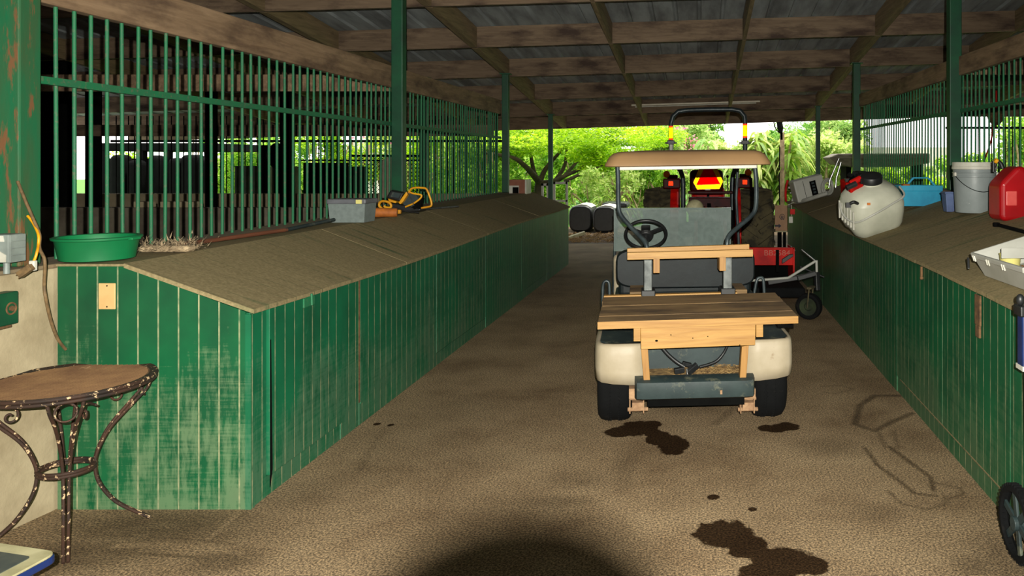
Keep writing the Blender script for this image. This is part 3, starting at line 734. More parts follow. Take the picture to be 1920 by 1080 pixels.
    n = len(prof); fs = [(i*n+j, i*n+(j+1)%n, (i+1)*n+(j+1)%n, (i+1)*n+j) for i in range(len(xs)-1) for j in range(n)]+[tuple(range(n)), tuple(range((len(xs)-1)*n, len(xs)*n))]
    m.add(vs, fs).build('rear_bumper', 'cartgrey', C, smooth=35)
    B(None).box(-.28,.28,.16,.9,.2,.24).box(-.3,-.25,.3,2.4,.22,.27).box(.25,.3,.3,2.4,.22,.27).tube([(-.4,.6,.225),(.4,.6,.225)], .035).build('chassis', 'dark', C)
    a = L(1352,735,.07); B(None).box(a.x-.006,a.x+.006,.06,.075,a.z-.01,a.z+.012).build('bumper_bolt', 'sand', C)
    # platform boards
    pz = lambda p: (p[0], p[1], p[2]+.0145*p[0]+.042*p[1])
    ys = [0,.128,.26,.39,.52,.65]
    xl_ = [-.556,-.556,-.553,-.55,-.556]; xr_ = [.56,.557,.553,.549,.545]
    for k in range(5):
        MB(None, pz).box(xl_[k], xr_[k], ys[k]+.0015, ys[k+1]-.0015, .692, .731+(.002 if k % 2 else 0)).build('platform_board', 'plank' if k else 'plank', C, bevel=.003)
    MB(None, pz).box(-.557,.562,-.003,.001,.69,.7305).build('platform_front_edge', 'pine', C)
    MB(None, pz).box(-.55,.3,.652,.69,.70,.738).build('rear_batten', 'pine', C, bevel=.002)
    # face plate, joists and legs
    a, b = L(1201,609,.03), L(1417,650,.03)
    m = B(None).add([(a.x,.03,L(1201,611,.03).z),(b.x,.03,L(1417,602,.03).z),(L(1416,647,.03).x,.03,L(1416,647,.03).z),(L(1202,655,.03).x,.03,L(1202,655,.03).z)]+
                    [(a.x,.068,L(1201,611,.03).z),(b.x,.068,L(1417,602,.03).z),(b.x,.068,L(1416,647,.03).z),(a.x,.068,L(1202,655,.03).z)], [(0,3,2,1),(4,5,6,7),(0,1,5,4),(1,2,6,5),(2,3,7,6),(3,0,4,7)])
    fp = m.build('face_plate', 'pine', C, bevel=.002)
    m = B(None)
    for (x, y) in ((1258,628),(1299,634),(1327,631),(1231,639),(1387,647)):
        q = L(x, y, .029); m.ball(q, .0035 if x != 1231 else .007, 8, sc=(1.2,.2,.8))
    m.build('nail_hole', 'dark', fp)
    for (x0, x1, y0, y1) in ((1188,1201,609,640),(1418,1431,601,632)):
        a, b = L(x0,y0,.045), L(x1,y1,.045)
        B(None).box(a.x, b.x, .045, .64, b.z, a.z+.01).build('platform_joist', 'pine', C, bevel=.002)
    for pts in (((1202,655),(1215,655),(1219,715),(1207,716)), ((1391,650),(1404,648),(1399,711),(1387,712))):
        q = [L(x, y, .105) for x, y in pts]; vs = [v for v in q]+[v+Vector((0,.06,0)) for v in q]
        B(None).add(vs, [(0,3,2,1),(4,5,6,7),(0,1,5,4),(1,2,6,5),(2,3,7,6),(3,0,4,7)]).build('support_leg', 'pinev', C, bevel=.002)
    a, b = L(1455,597,.25), L(1491,611,.25); B(None).box(a.x,b.x-.02,.2,.6,b.z,a.z).build('platform_side_block', 'dark', C, bevel=.004)
    # backrest of the platform
    for (x0,x1,yt0,yt1,h,ly) in ((1176,1405,466,458,11,.66),(1176,1412,474,468,13.5,.60)):
        a, b = L(x0,yt0,ly), L(x1,yt1,ly); hh = h/300
        vs = [(a.x,ly,a.z),(b.x,ly,b.z),(b.x,ly,b.z-hh),(a.x,ly,a.z-hh)]; vs += [(x,ly+.038,z) for x,_,z in vs]
        B(None).add(vs, [(0,3,2,1),(4,5,6,7),(0,1,5,4),(1,2,6,5),(2,3,7,6),(3,0,4,7)]).build('backrest_board', 'pine', C, bevel=.002)
    for (x0,x1,y0,y1) in ((1225,1237,484,512),(1349,1361,481,508)):
        a, b = L(x0,y0,.6), L(x1,y1,.6); B(None).box(a.x,b.x,.6,.72,b.z,a.z).build('backrest_block', 'pinev', C, bevel=.002)
    # square strut posts carrying roof frame
    for s, (x0,x1,y0,y1) in ((-1,(1207,1223,487,553)),(1,(1356,1373,483,549))):
        a, b = L(x0,y0,.66), L(x1,y1,.66)
        B(None).box(a.x,b.x,.66,.7,b.z-.02,a.z).build('strut_post', 'steel', C, bevel=.005)
        B(None).box(a.x-.016,b.x+.02,.645,.78,b.z-.01,b.z+.03).build('strut_foot', 'black', C, bevel=.006)
    for pts in (((1158,306,.86),(1159,345,.84),(1160,390,.81),(1168,409,.79),(1190,433,.75),(1208,452,.7),(1214,470,.68),(1214,500,.68)),
                ((1415,304,.86),(1418,345,.84),(1417,388,.81),(1408,405,.79),(1385,425,.75),(1367,442,.7),(1363,460,.68),(1363,498,.68))):
        B(None).tube(smoothpath([L(*p) for p in pts], 5), .0155).build('rear_roof_tube', 'blacksteel', C, smooth=60)
    for s in (-1, 1):
        B(None).tube([(s*.515,2.3,1.64),(s*.50,2.33,1.3),(s*.53,2.36,.85),(s*.54,2.4,.5)], .0125).build('front_roof_post', 'blacksteel', C, smooth=60)
    # canopy roof
    m = MB(None, roll); bx, by0, by1 = .553, .8, 2.5
    def ring(ix, iy0, iy1, z, r=.07, k=5):
        out = []
        for cx, cy, a0 in ((bx-ix-r,by1-iy1-r,0),(-bx+ix+r,by1-iy1-r,90),(-bx+ix+r,by0+iy0+r,180),(bx-ix-r,by0+iy0+r,270)):
            for j in range(k+1):
                a = math.radians(a0+90*j/k); out.append((cx+r*math.cos(a), cy+r*math.sin(a), z))
        return out
    rings = [ring(.01,.01,.01,1.578), ring(0,0,0,1.584), ring(.004,.004,.004,1.60), ring(.03,.03,.05,1.645), ring(.055,.055,.09,1.668), ring(.09,.1,.16,1.678), ring(.25,.4,.5,1.69)]
    n = len(rings[0]); vs = [v for r_ in rings for v in r_]; fs = [(i*n+j, i*n+(j+1)%n, (i+1)*n+(j+1)%n, (i+1)*n+j) for i in range(len(rings)-1) for j in range(n)]
    fs += [tuple(range(n)), tuple(range((len(rings)-1)*n, len(rings)*n))]
    m.add(vs, fs).build('canopy_roof', 'tan', C, smooth=35)
    B().box(-.455,.455,.84,.88,1.556,1.58).box(-.455,-.42,.88,2.4,1.558,1.58).box(.42,.455,.88,2.4,1.558,1.58).build('roof_frame', 'white', C, bevel=.004)
    # seat back and seat
    def pad(px0, px1, py0, py1, ly, dep, name):
        a, b = L(px0,py0,ly), L(px1,py1,ly); cx = (a.x+b.x)/2; hw = (b.x-a.x)/2; cz = (a.z+b.z)/2; hz = (a.z-b.z)/2
        vs = []; N = 48
        for (yy, sc) in ((ly+.012,.93),(ly,.965),(ly+.008,.99),(ly+.03,1),(ly+dep-.03,1),(ly+dep-.008,.985),(ly+dep,.94)):
            for k in range(N):
                t = 2*PI*k/N; c, s_ = math.cos(t), math.sin(t); e = .38
                x = hw*math.copysign(abs(c)**e, c); z = hz*math.copysign(abs(s_)**e, s_)
                x = x-(1-sc)*hw*.3*math.copysign(1, c)*(abs(c)>.01); vs.append((cx+x*1, yy, cz+z*(sc)))
        fs = [(i*N+k, i*N+(k+1)%N, (i+1)*N+(k+1)%N, (i+1)*N+k) for i in range(6) for k in range(N)]+[tuple(range(N)), tuple(range(6*N,7*N))]
        return B(None).add(vs, fs).build(name, 'vinyl', C, smooth=50)
    pad(1155,1416,466,539,1.1,.1,'seat_back')
    B().box(-.47,.47,1.2,1.72,.66,.77).build('seat_cushion', 'vinyl', C, bevel=.035, seg=3)
    B().box(-.5,.5,.98,1.72,.28,.655).build('seat_base', 'cartgrey', C, bevel=.01)
    B().box(-.5,.5,1.72,2.4,.22,.26).build('floor_pan', 'cartgrey', C, bevel=.01)
    m = B().prism([(2.38,.22),(2.55,.26),(2.72,.42),(2.68,.62),(2.5,.78),(2.36,.84),(2.3,.8),(2.36,.6)], lambda u,v,t:(t,u,v), -.54, .54); m.build('front_cowl', 'cartwhite', C, bevel=.03, seg=3)
    B().box(-.5,.5,2.24,2.36,.74,.86).build('dashboard', 'cartgrey', C, bevel=.02)
    for pts in (((1130,552),(1131,533),(1136,527),(1142,531),(1143,552)), ((1414,551),(1419,526),(1424,521),(1431,524),(1433,551))):
        q = [L(x,y,.86) for x,y in pts]; B(None).tube(smoothpath(q,4), .011).build('hip_rail', 'blacksteel', C, smooth=60)
        B(None).tube([q[0]+Vector((0,0,-.2)), q[0]], .011).tube([q[-1]+Vector((0,0,-.2)), q[-1]], .011).build('hip_rail_leg', 'blacksteel', C, smooth=60)
    for (x0,x1,y0,y1) in ((1181,1207,538,555),(1372,1398,534,552)):
        a, b = L(x0,y0,.8), L(x1,y1,.8); B(None).box(a.x,b.x,.72,1.0,b.z-.04,a.z-.02).build('seat_bracket', 'plank', C, bevel=.003)
    # windshield
    q = [L(1151,391,2.3), L(1370,389,2.3)]; zt = q[0].z; x0, x1 = q[0].x, q[1].x
    B(None).prism([(x0,.86),(x1,.86),(x1,zt+.005),(x0,zt)], lambda u,v,t:(u,t-.02*(v-.86),v), 2.28, 2.285).build('windshield', 'shield', C)
    B(None).box(x0,x1,2.268,2.292,zt-.012,zt+.006).build('windshield_edge', 'shield', C)
    # steering wheel
    c = L(1211,440,1.72); rt = euler(math.radians(-48),0,0)
    sw = B(None).torus(c, .155, .0135, rt, 44, 10).build('steering_wheel', 'black', C, smooth=60)
    m = B(None).lathe([(.001,.012),(.05,.012),(.062,-.005),(.05,-.03),(.001,-.03)], c, rt, 24)
    for k in range(3):
        a = PI/2+PI+k*2*PI/3+PI/3; d = Vector((math.cos(a), math.sin(a), 0)); d = rt @ d
        m.beam(c+d*.04, c+d*.153, .035, .012, up=rt @ Vector((0,0,1)))
    m.build('hub_and_spokes', 'black', sw, bevel=.004)
    B(None).box(-.035,.035,-.03,.03,.01,.03, rot=rt, at=c+Vector((0,.02,.03))).build('clip_pad', 'black', sw, bevel=.004)
    B(None).tube([c, c+rt @ Vector((0,0,-.62))], .022).build('steering_column', 'black', C, smooth=50)
cart()

# ================================================================ reflective prisms
def prism_sheet(mb, poly, Y, pitch=.0055, depthsign=1):
    """sheet of cube-corner prisms filling an X-Z polygon, facing -Y (real retro-reflector geometry)"""
    def inside(x, z):
        c = False; n = len(poly)
        for i in range(n):
            (x1, z1), (x2, z2) = poly[i], poly[(i+1) % n]
            if (z1 > z) != (z2 > z) and x < (x2-x1)*(z-z1)/(z2-z1)+x1: c = not c
        return c
    a = pitch; h = a*math.sqrt(3)/2; d = a/math.sqrt(6)
    x0 = min(p[0] for p in poly); x1 = max(p[0] for p in poly); z0 = min(p[1] for p in poly); z1 = max(p[1] for p in poly)
    vs = []; fs = []
    for j in range(int((z1-z0)/h)+2):
        for i in range(int((x1-x0)/a)+3):
            ox = x0-a+(i+.5*(j % 2))*a; oz = z0-h/2+j*h
            for tri in (((ox,oz),(ox+a,oz),(ox+a/2,oz+h)), ((ox+a,oz),(ox+1.5*a,oz+h),(ox+a/2,oz+h))):
                cx = sum(t[0] for t in tri)/3; cz = sum(t[1] for t in tri)/3
                if not inside(cx, cz): continue
                b = len(vs); vs += [(t[0], Y, t[1]) for t in tri]+[(cx, Y+d, cz)]
                fs += [(b,b+1,b+3),(b+1,b+2,b+3),(b+2,b,b+3)]
    mb.add(vs, fs)
def XZ(px, py, Y): p = P(px, py, Y); return (p.x, p.z)
def tractor():
    T = thing('tractor', 'red farm tractor with muddy tyres and a reflective triangle, parked beyond the cart', 'tractor', (.12,11.5,0))
    W = lambda: MB(T)
    RXm = Matrix.Rotation(PI/2, 3, 'Y')
    def tyre(x, y, R, w, nl, mat, rimR):
        pr = [(rimR,-w*.4),(R*.72,-w*.5),(R*.88,-w*.5),(R*.94,-w*.43),(R*.97,-w*.25),(R*.985,0),(R*.97,w*.25),(R*.94,w*.43),(R*.88,w*.5),(R*.72,w*.5),(rimR,w*.4)]
        m = W().lathe(pr, (x, y, R), RXm, 44)
        for k in range(nl):
            for s in (-1, 1):
                a = 2*PI*(k+(.5 if s > 0 else 0))/nl
                m.box(-w*.25,w*.25,-R*.04,R*.04,-.02,R*.06, rot=Matrix.Rotation(a,3,'X') @ Matrix.Rotation(s*.2,3,'Y') @ Matrix.Rotation(s*.62,3,'Z'), at=(x+s*w*.23, y-math.sin(a)*R*.965, R+math.cos(a)*R*.965))
                m.box(-.02,.02,-R*.036,R*.036,-.08,.02, rot=Matrix.Rotation(a+.06,3,'X'), at=(x+s*w*.48, y-math.sin(a+.06)*R*.95, R+math.cos(a+.06)*R*.95))
        t = m.build('tyre', mat, T, smooth=30)
        W().lathe([(.001,-w*.1),(rimR*.5,-w*.1),(rimR*.8,-w*.3),(rimR*1.03,-w*.4),(rimR*1.03,w*.4),(rimR*.8,w*.3),(rimR*.5,w*.1),(.001,w*.1)], (x, y, R), RXm, 30).build('rim', 'red', t, smooth=40)
    tyre(-.575, 11.62, .61, .43, 20, 'tyremud', .32); tyre(.80, 11.62, .61, .45, 20, 'tyremud', .32)
    tyre(-.42, 13.6, .40, .28, 18, 'tyremud', .2); tyre(.66, 13.6, .40, .28, 18, 'tyremud', .2)
    W().tube([(-.6,11.62,.63),(.82,11.62,.63)], .11, 16).box(-.1,.34,11.2,12.4,.4,.85).box(-.02,.26,12.4,13.8,.4,.7).build('transmission', 'dark', T, bevel=.02)
    W().tube([(-.5,13.6,.4),(.7,13.6,.4)], .05, 12).build('front_axle', 'dark', T)
    # fenders
    for s, xa, xb in ((-1,-.415,-.30),(1,.475,.56)):
        arc = []
        for k in range(9):
            a = math.radians(200-k*17); arc.append((11.62+.74*math.cos(a), .63+.74*math.sin(a)))
        prof = arc+[(11.62+.68*math.cos(math.radians(200-k*17)), .63+.68*math.sin(math.radians(200-k*17))) for k in range(8,-1,-1)]
        W().prism(prof, lambda u,v,t:(t,u,v), xa, xb).build('fender', 'red', T, bevel=.006)
        W().prism([(10.98,.45),(12.1,.5),(12.2,1.25),(11.9,1.38),(11.3,1.38),(11.0,1.2)], lambda u,v,t:(t,u,v), xb-.02 if s < 0 else xa, xb if s < 0 else xa+.02).build('fender_side', 'red', T)
    # tail lamp clusters
    for x0,x1,y0,y1,rx,ry,ax,ay in ((1243,1276,335,354,1258,344,1250,327),(1379,1411,333,353,1397,341.5,1403,323.5)):
        a, b = P(x0,y0,10.98), P(x1,y1,10.98)
        hs = W().box(a.x,b.x,10.96,11.1,b.z,a.z).build('tail_lamp', 'lens_and_glow_red', T, bevel=.02, seg=3)
        m = W(); c = XZ(rx,ry,10.94); e = .03; prism_sheet(m, [(c[0]-e,c[1]-e),(c[0]+e,c[1]-e),(c[0]+e,c[1]+e),(c[0]-e,c[1]+e)], 10.945); m.build('reflector', 'retro_r', hs, recalc=False)
        c = P(ax,ay,11.02); t = W().tube([c+Vector((0,-.02,0)), c+Vector((0,.03,0))], [.045,.05], 24).ball(c+Vector((0,-.02,0)), .045, 16, sc=(1,.35,1)).build('indicator_lamp', 'lens_amber', T, smooth=60)
        W().tube([c+Vector((.02,.02,-.04)), c+Vector((.03,.03,-.09))], .015).build('lamp_stalk', 'dark', t)
        W().box((a.x+b.x)/2-.06,(a.x+b.x)/2+.08,11.0,11.12,a.z-.002,a.z+.05).build('lamp_bracket', 'lens_and_glow_red', T, bevel=.01)
    # roll bar
    pts = [(1281,400),(1281,345),(1280,332),(1276,320),(1264,302),(1258,290),(1258,262),(1258,232),(1262,218),(1272,209),(1290,206.5),(1328,205.5),(1372,205),(1388,208),(1396,218),(1397,232),(1397,260),(1397,288),(1391,302),(1378,318),(1374,330),(1373,345),(1373,420)]
    wp = [P(x,y,11.0) for x,y in pts]
    W().tube(wp, .033, 12).build('roll_bar', 'blacksteel', T, smooth=50)
    for xx in (wp[0].x, wp[-1].x): W().box(xx-.04,xx+.04,10.96,11.3,.75,.95).build('roll_bar_foot', 'dark', T)
    for cx in (1258, 1397):
        yb0, yb1 = (239, 259) if cx == 1258 else (235, 255)
        a, b = XZ(cx-3.6,yb0,10.95), XZ(cx+3.6,yb1,10.95)
        m = W(); prism_sheet(m, [(a[0],b[1]),(b[0],b[1]),(b[0],a[1]),(a[0],a[1])], 10.958); bd = m.build('reflective_band', 'retro_y', T, recalc=False)
        m = W(); prism_sheet(m, [(a[0],a[1]),(b[0],a[1]),(b[0],a[1]+.022),(a[0],a[1]+.022)], 10.958); prism_sheet(m, [(a[0],b[1]-.022),(b[0],b[1]-.022),(b[0],b[1]),(a[0],b[1])], 10.958); m.build('red_band_edge', 'retro_r', bd, recalc=False)
        c = P(cx,268,10.97); W().box(c.x-.05,c.x+.05,c.y-.05,c.y+.05,c.z-.02,c.z+.035).tube([c+Vector((-.08,0,0)), c+Vector((.08,0,0))], .012).build('hinge_clamp', 'black', T, bevel=.006)
    a, b = P(1255.5,271,10.93), P(1261,284,10.93); W().box(a.x,b.x,10.93,10.965,b.z,a.z).build('warning_label', 'white', T)
    # slow-moving emblem
    Ye = 10.7
    outer = [(1317,301),(1338,301),(1356,340),(1349,354.5),(1307,356),(1299.5,342)]
    W().prism([XZ(x,y,Ye+.012) for x,y in outer], lambda u,v,t:(u,t,v), Ye+.008, Ye+.014).build('slow_vehicle_triangle', 'emblemred', T)
    em = T.children[-1]
    m = W()
    prism_sheet(m, [XZ(x,y,Ye) for x,y in ((1317,302),(1324.5,302),(1325,306),(1305.5,346.5),(1307,355),(1300,342))], Ye)
    prism_sheet(m, [XZ(x,y,Ye) for x,y in ((1338,302),(1330.5,302),(1330,306),(1350.5,345),(1349,354),(1355.5,340))], Ye)
    prism_sheet(m, [XZ(x,y,Ye) for x,y in ((1304.5,347.2),(1351,345.4),(1349,354),(1307,355.3))], Ye)
    m.build('reflective_border', 'retro_y', em, recalc=False)
    m = W(); prism_sheet(m, [XZ(x,y,Ye) for x,y in ((1325.5,306.5),(1329.5,306.5),(1350,344.8),(1306,346.4))], Ye); m.build('red_face', 'retro_face', em, recalc=False)
    a, b = P(1322,354.5,Ye), P(1332,356.5,Ye); W().box(a.x,b.x,Ye-.004,Ye,b.z,a.z).build('maker_label', 'white', em)
    # seat back, hood
    a, b = P(1293,318,11.4), P(1356,362,11.4)
    W().box(a.x,b.x,11.3,11.45,b.z,a.z).build('seat_back', 'lens_and_glow_red', T, bevel=.07, seg=4)  # dark red takes in the emblem's red glow
    a, b = P(1290,358,10.9), P(1374,363.5,10.9); W().box(a.x,b.x,10.85,10.93,b.z,a.z).build('hitch_crossbar', 'lens_and_glow_red', T, bevel=.01)  # red glow coloured into the crossbar
    W().box(-.14,.40,11.35,12.0,.85,1.0).build('seat_deck', 'dark', T, bevel=.02)
    m = W().box(-.16,.42,10.98,11.25,.78,1.12)
    for x in (-.1,.02,.2,.32): m.box(x,x+.05,10.9,11.0,.92,1.0)
    m.tube([(-.12,10.93,.98),(.36,10.93,.98)], .015); m.build('hydraulic_block', 'lens_and_glow_red', T, bevel=.01)  # dark block painted red for the glow that falls on it
    c = P(1303,388,10.75); W().ball(c+Vector((0,.05,-.02)), .12, 20, sc=(1.0,.8,1.0)).build('cream_round_shape', 'creamrim', T, smooth=60)  # pale rounded shape of unknown use
    for xx in (-.05,.3): W().beam((xx,10.95,.85),(xx-.02,9.8,.45), .04, .06).build('lift_arm', 'dark', T)
    W().beam((.12,10.95,1.02),(.12,9.8,.85), .05,.05).build('top_link', 'dark', T)
    W().box(-.14,.38,12.3,14.3,.72,1.25).build('hood', 'red', T, bevel=.09, seg=4)
    W().torus((.12,12.05,1.3), .19, .014, euler(math.radians(-35),0,0), 30, 8).tube([(.12,12.05,1.3),(.12,12.35,1.0)], .02).build('steering_wheel', 'black', T, smooth=60)
    c = P(1364,331,11.2); W().tube([c, c+Vector((.005,0,-.25))], .008).ball(c, .022, 12).build('gear_lever', 'black', T, smooth=60)
tractor()
# ---------------------------------------------------------------- lettering
def text(s, name, mat, parent, size, loc, rot=(PI/2,0,0), depth=.0015, align='CENTER', sxx=1):
    cu = bpy.data.curves.new(name, 'FONT'); cu.body = s; cu.size = size; cu.extrude = depth; cu.align_x = align; cu.align_y = 'CENTER'
    o = bpy.data.objects.new(name, cu); COL.objects.link(o)
    dg = bpy.context.evaluated_depsgraph_get(); me = bpy.data.meshes.new_from_object(o.evaluated_get(dg)); bpy.data.objects.remove(o)
    o = bpy.data.objects.new(name, me); COL.objects.link(o); me.materials.clear(); me.materials.append(M[mat])
    R = Matrix.Translation(Vector(loc)) @ euler(*rot).to_4x4() @ Matrix.Scale(sxx, 4, (1,0,0))
    me.transform((MATS.get(parent.name, Matrix())) @ R if parent else R)
    if parent: o.parent = parent
    return o
# box blade
T = thing('box_blade', 'red box blade lettered BB2584 hitched behind the tractor', 'box blade', (.12,9.6,.36))
a = P(1490,468,9.55)
pl = MB(T).box(-.92,a.x-.02,9.55,9.58,.375,.575).build('front_panel', 'red', T, bevel=.004)
MB(T).box(-.92,a.x,9.55,9.62,.565,.585).build('top_flange', 'red', T, bevel=.004)
for xx in (-.93, a.x-.02): MB(T).prism([(9.55,.58),(10.15,.56),(10.2,.4),(10.0,.1),(9.62,.08),(9.55,.3)], lambda u,v,t:(t,u,v), xx, xx+.02).build('end_plate', 'red', T)
text('BB2584', 'lettering', 'redprint', T, .092, (P(1457,478,9.54).x, 9.546, .52), sxx=1.1)
for x in (1458,): MB(T).box(P(x,0,9.5).x-.018,P(x,0,9.5).x+.018,9.5,9.55,.3,.56).build('scarifier_shank', 'dark', T, bevel=.003)
p = P(1466,488,9.45); MB(T).prism([XZ(x,y,9.45) for x,y in ((1466,486),(1480,477),(1487,476),(1487,480),(1470,492),(1466,494))], lambda u,v,t:(u,t,v), 9.42, 9.47).build('hitch_pin_bracket', 'black', T, bevel=.004)
MB(T).tube([P(1482,461,9.6),P(1491,470,9.6)], .008).build('spring_pin', 'steel', T)
for x in (1412,1420,1425,1463,1470): MB(T).ball(P(x,468,9.6), .018, 10).build('bolt_head', 'red' if x < 1460 else 'dark', T, smooth=60)
for xx in (-.05,.3): MB(T).box(xx-.02,xx+.02,9.6,9.85,.4,.9).build('hitch_upright', 'red', T)
MB(T).box(-.93,a.x,10.1,10.14,.09,.4).build('rear_blade', 'dark', T)
# mower with caster wheel
T = thing('tow_mower', 'dark mower deck with pale tube frame and dusty caster wheel by the right bin', 'mower', (.9,8.7,0))
MB(T).box(.5,1.12,8.5,9.3,.16,.27).build('mower_deck', 'tyre', T, bevel=.03, seg=3)
for (x, y) in ((.5,8.45),(.62,9.3)): MB(T).lathe([(.03,-.03),(.09,-.03),(.1,0),(.09,.03),(.03,.03)], (x,y,.1), Matrix.Rotation(PI/2,3,'Y'), 20).build('deck_roller', 'black', T, smooth=40)
p = [P(1395,527,8.35),P(1440,524,8.35),P(1478,521,8.35)]; MB(T).tube(p, .014).build('frame_tube', 'greytray', T, smooth=50)
MB(T).tube([P(1478,521,8.35),P(1530,489,8.3)], .014).build('frame_tube', 'greytray', T, smooth=50)
MB(T).tube([P(1503,468,8.3),P(1530,490,8.3)], .012).build('frame_tube', 'chrome', T, smooth=50)
MB(T).tube([P(1531,488,8.3),P(1531.5,515,8.3)], .014).build('frame_tube', 'greytray', T, smooth=50)
MB(T).beam(P(1440,530,8.4),P(1500,520,8.35),.05,.05).beam(P(1495,522,8.3),P(1530,512,8.3),.06,.05).beam(P(1531,510,8.3),P(1533,545,8.28),.05,.05).beam(P(1500,500,8.5),P(1546,520,8.4),.03,.02).build('caster_arm', 'black', T, bevel=.008)
R = .135; c = P(1517,572,8.17); c.z = R; ax = Vector((-.42,-.9,0)).normalized(); q = ax.to_track_quat('Z','Y').to_matrix()
wl = MB(T).lathe([(R*.66,-.045),(R*.8,-.055),(R*.95,-.045),(R,-.02),(R,.02),(R*.95,.045),(R*.8,.055),(R*.66,.045)], c, q, 36).build('caster_wheel', 'tyre', T, smooth=40)
MB(T).lathe([(.001,-.03),(.03,-.05),(R*.35,-.02),(R*.68,-.04),(R*.68,.04),(R*.35,.02),(.03,.05),(.001,.04)], c, q, 30).build('wheel_disc', basic('dusty_green_wheel', rgb(44,54,28), rgb(28,34,20), 9, .9), wl, smooth=40)
f = c+ax*.07; g = c-ax*.07
MB(T).beam(f+Vector((0,0,-.01)), f+Vector((.02,0,.19)), .035, .012).beam(g+Vector((0,0,-.01)), g+Vector((.02,0,.19)), .035, .012).beam(f+Vector((.02,0,.19)), g+Vector((.02,0,.19)), .05, .02).build('caster_fork', 'tyremud', T, bevel=.003)
# ================================================================ wrought-iron table
def table():
    c = Vector((-2.71, 3.42, 0)); zt = .672; r = .318
    T = thing('garden_table', 'small round rusty wrought-iron table with a mesh top and peeling paint', 'table', c)
    W = lambda: MB(T)
    m = W()                                  # mesh top, slightly dished
    step = .0165; dish = lambda x, y: zt-.004-.006*math.cos(min(1,(math.hypot(x,y)/r))*PI/2)
    n = int(2*r/step)
    for fam in (0, 1):
        ang = math.radians(32 if fam else -32)+.2
        d = Vector((math.cos(ang), math.sin(ang), 0)); nrm = Vector((-d.y, d.x, 0))
        k = -n//2
        while k <= n//2:
            o = k*step
            if abs(o) < r-.004:
                hl = math.sqrt((r-.003)**2-o*o); pts = [(nrm*o+d*(hl*(-1+2*j/6))) for j in range(7)]
                m.tube([c+Vector((p.x, p.y, dish(p.x, p.y)+(fam*.001))) for p in pts], .0021, 4)
            k += 1
    m.build('mesh_top', 'meshrust', T)
    W().torus(c+Vector((0,0,zt-.006)), r, .0085, None, 72, 8).torus(c+Vector((0,0,zt-.022)), r-.002, .008, None, 72, 8).lathe([(r-.03,zt-.003),(r+.004,zt+.003),(r+.004,zt-.004),(r-.03,zt-.006)], c, None, 72).build('rim', 'ironrust', T, smooth=50)
    W().torus(c+Vector((0,0,.3)), .098, .0085, None, 40, 8).torus(c+Vector((0,0,.288)), .098, .0085, None, 40, 8).build('waist_ring', 'ironrust', T, smooth=50)
    for k in range(4):
        a0 = math.radians(-52+90*k)
        lg = None
        m = W()
        for s in (-1, 1):
            def q(rad, z, spread):
                a = a0+s*spread/max(rad, .05); return c+Vector((rad*math.cos(a), rad*math.sin(a), z))
            pts = [q(.30,zt-.03,.058), q(.285,.60,.05), q(.225,.53,.034), q(.15,.44,.022), q(.108,.35,.014), q(.098,.28,.010), q(.115,.20,.009), q(.17,.11,.008), q(.25,.04,.008), q(.295,.006,.007)]
            m.tube(smoothpath(pts, 5), .0068, 8)
        lg = m.build('leg', 'ironrust', T, smooth=60)
        ct = c+Vector((.262*math.cos(a0), .262*math.sin(a0), .596))
        rt = Matrix.Rotation(a0, 3, 'Z') @ Matrix.Rotation(PI/2-.35, 3, 'Y')
        W().torus(ct, .036, .0048, rt, 26, 6).build('ring_ornament', 'ironrust', lg, smooth=60)
        # scroll between legs
        a1 = a0
        pts = []
        for j in range(26):
            t = j/25*2.3*PI; rr = .036*(1-j/30)
            pts.append((.17+.02-rr*math.sin(t)*.9, .60-.036+rr*math.cos(t)))
        pts = [(.30,.615),(.24,.612)]+pts
        a2 = a0+.33
        W().tube([c+Vector((u*math.cos(a2), u*math.sin(a2), z)) for u, z in pts], .005, 7).build('scroll', 'ironrust', lg, smooth=60)
table()
# bottom-left board-like tray top with blue edge
def crate():
    z = .30
    def G(x, y, zz=z): Yd = (H-zz)*F/(y-PY); return Vector(((x-PX)*Yd/F, Yd, zz))
    # corner of a low padded trolley top
    A = G(100,1030); 
    T = thing('low_stool', 'low padded stool top with cream border and blue edge at the lower left corner', 'stool', (A.x-.25, A.y-.18, 0))
    d1 = (G(0,1016)-G(95,1030)).normalized(); d2 = (G(30,1080)-G(100,1042)).normalized()
    A = G(112,1034)
    def quad(off, L1=.42, L2=.42, r=.04):
        pts = []; o = A+d1*off+d2*off; a1 = L1-2*off; a2 = L2-2*off
        cs = [(o, d2, d1), (o+d1*a1, -d1, d2), (o+d1*a1+d2*a2, -d2, -d1), (o+d2*a2, d1, -d2)]
        out = []
        for p, din, dout in cs:
            rr = max(r-off*.4, .012)
            for j in range(6):
                t = j/5; q = (p+din*rr*1)*(1-t)**2+p*2*t*(1-t)+(p+dout*rr)*t*t; out.append((q.x, q.y))
        return out
    f = lambda u, v, t: (u, v, t)
    MB(T).prism(quad(0), f, z-.03, z-.006).build('blue_edge', 'navy', T, bevel=.004)
    MB(T).prism(quad(.004), f, z-.006, z+.002).build('cream_border', 'creamrim', T, bevel=.002)
    MB(T).prism(quad(.055), f, z+.002, z+.004).build('slate_panel', 'slate', T)
    for i in (0, 1):
        for j in (0, 1):
            p = A+d1*(.06+i*.3)+d2*(.06+j*.3); MB(T).tube([(p.x,p.y,z-.03),(p.x,p.y,.0)], .011).build('leg', 'steel', T, smooth=50)
crate()
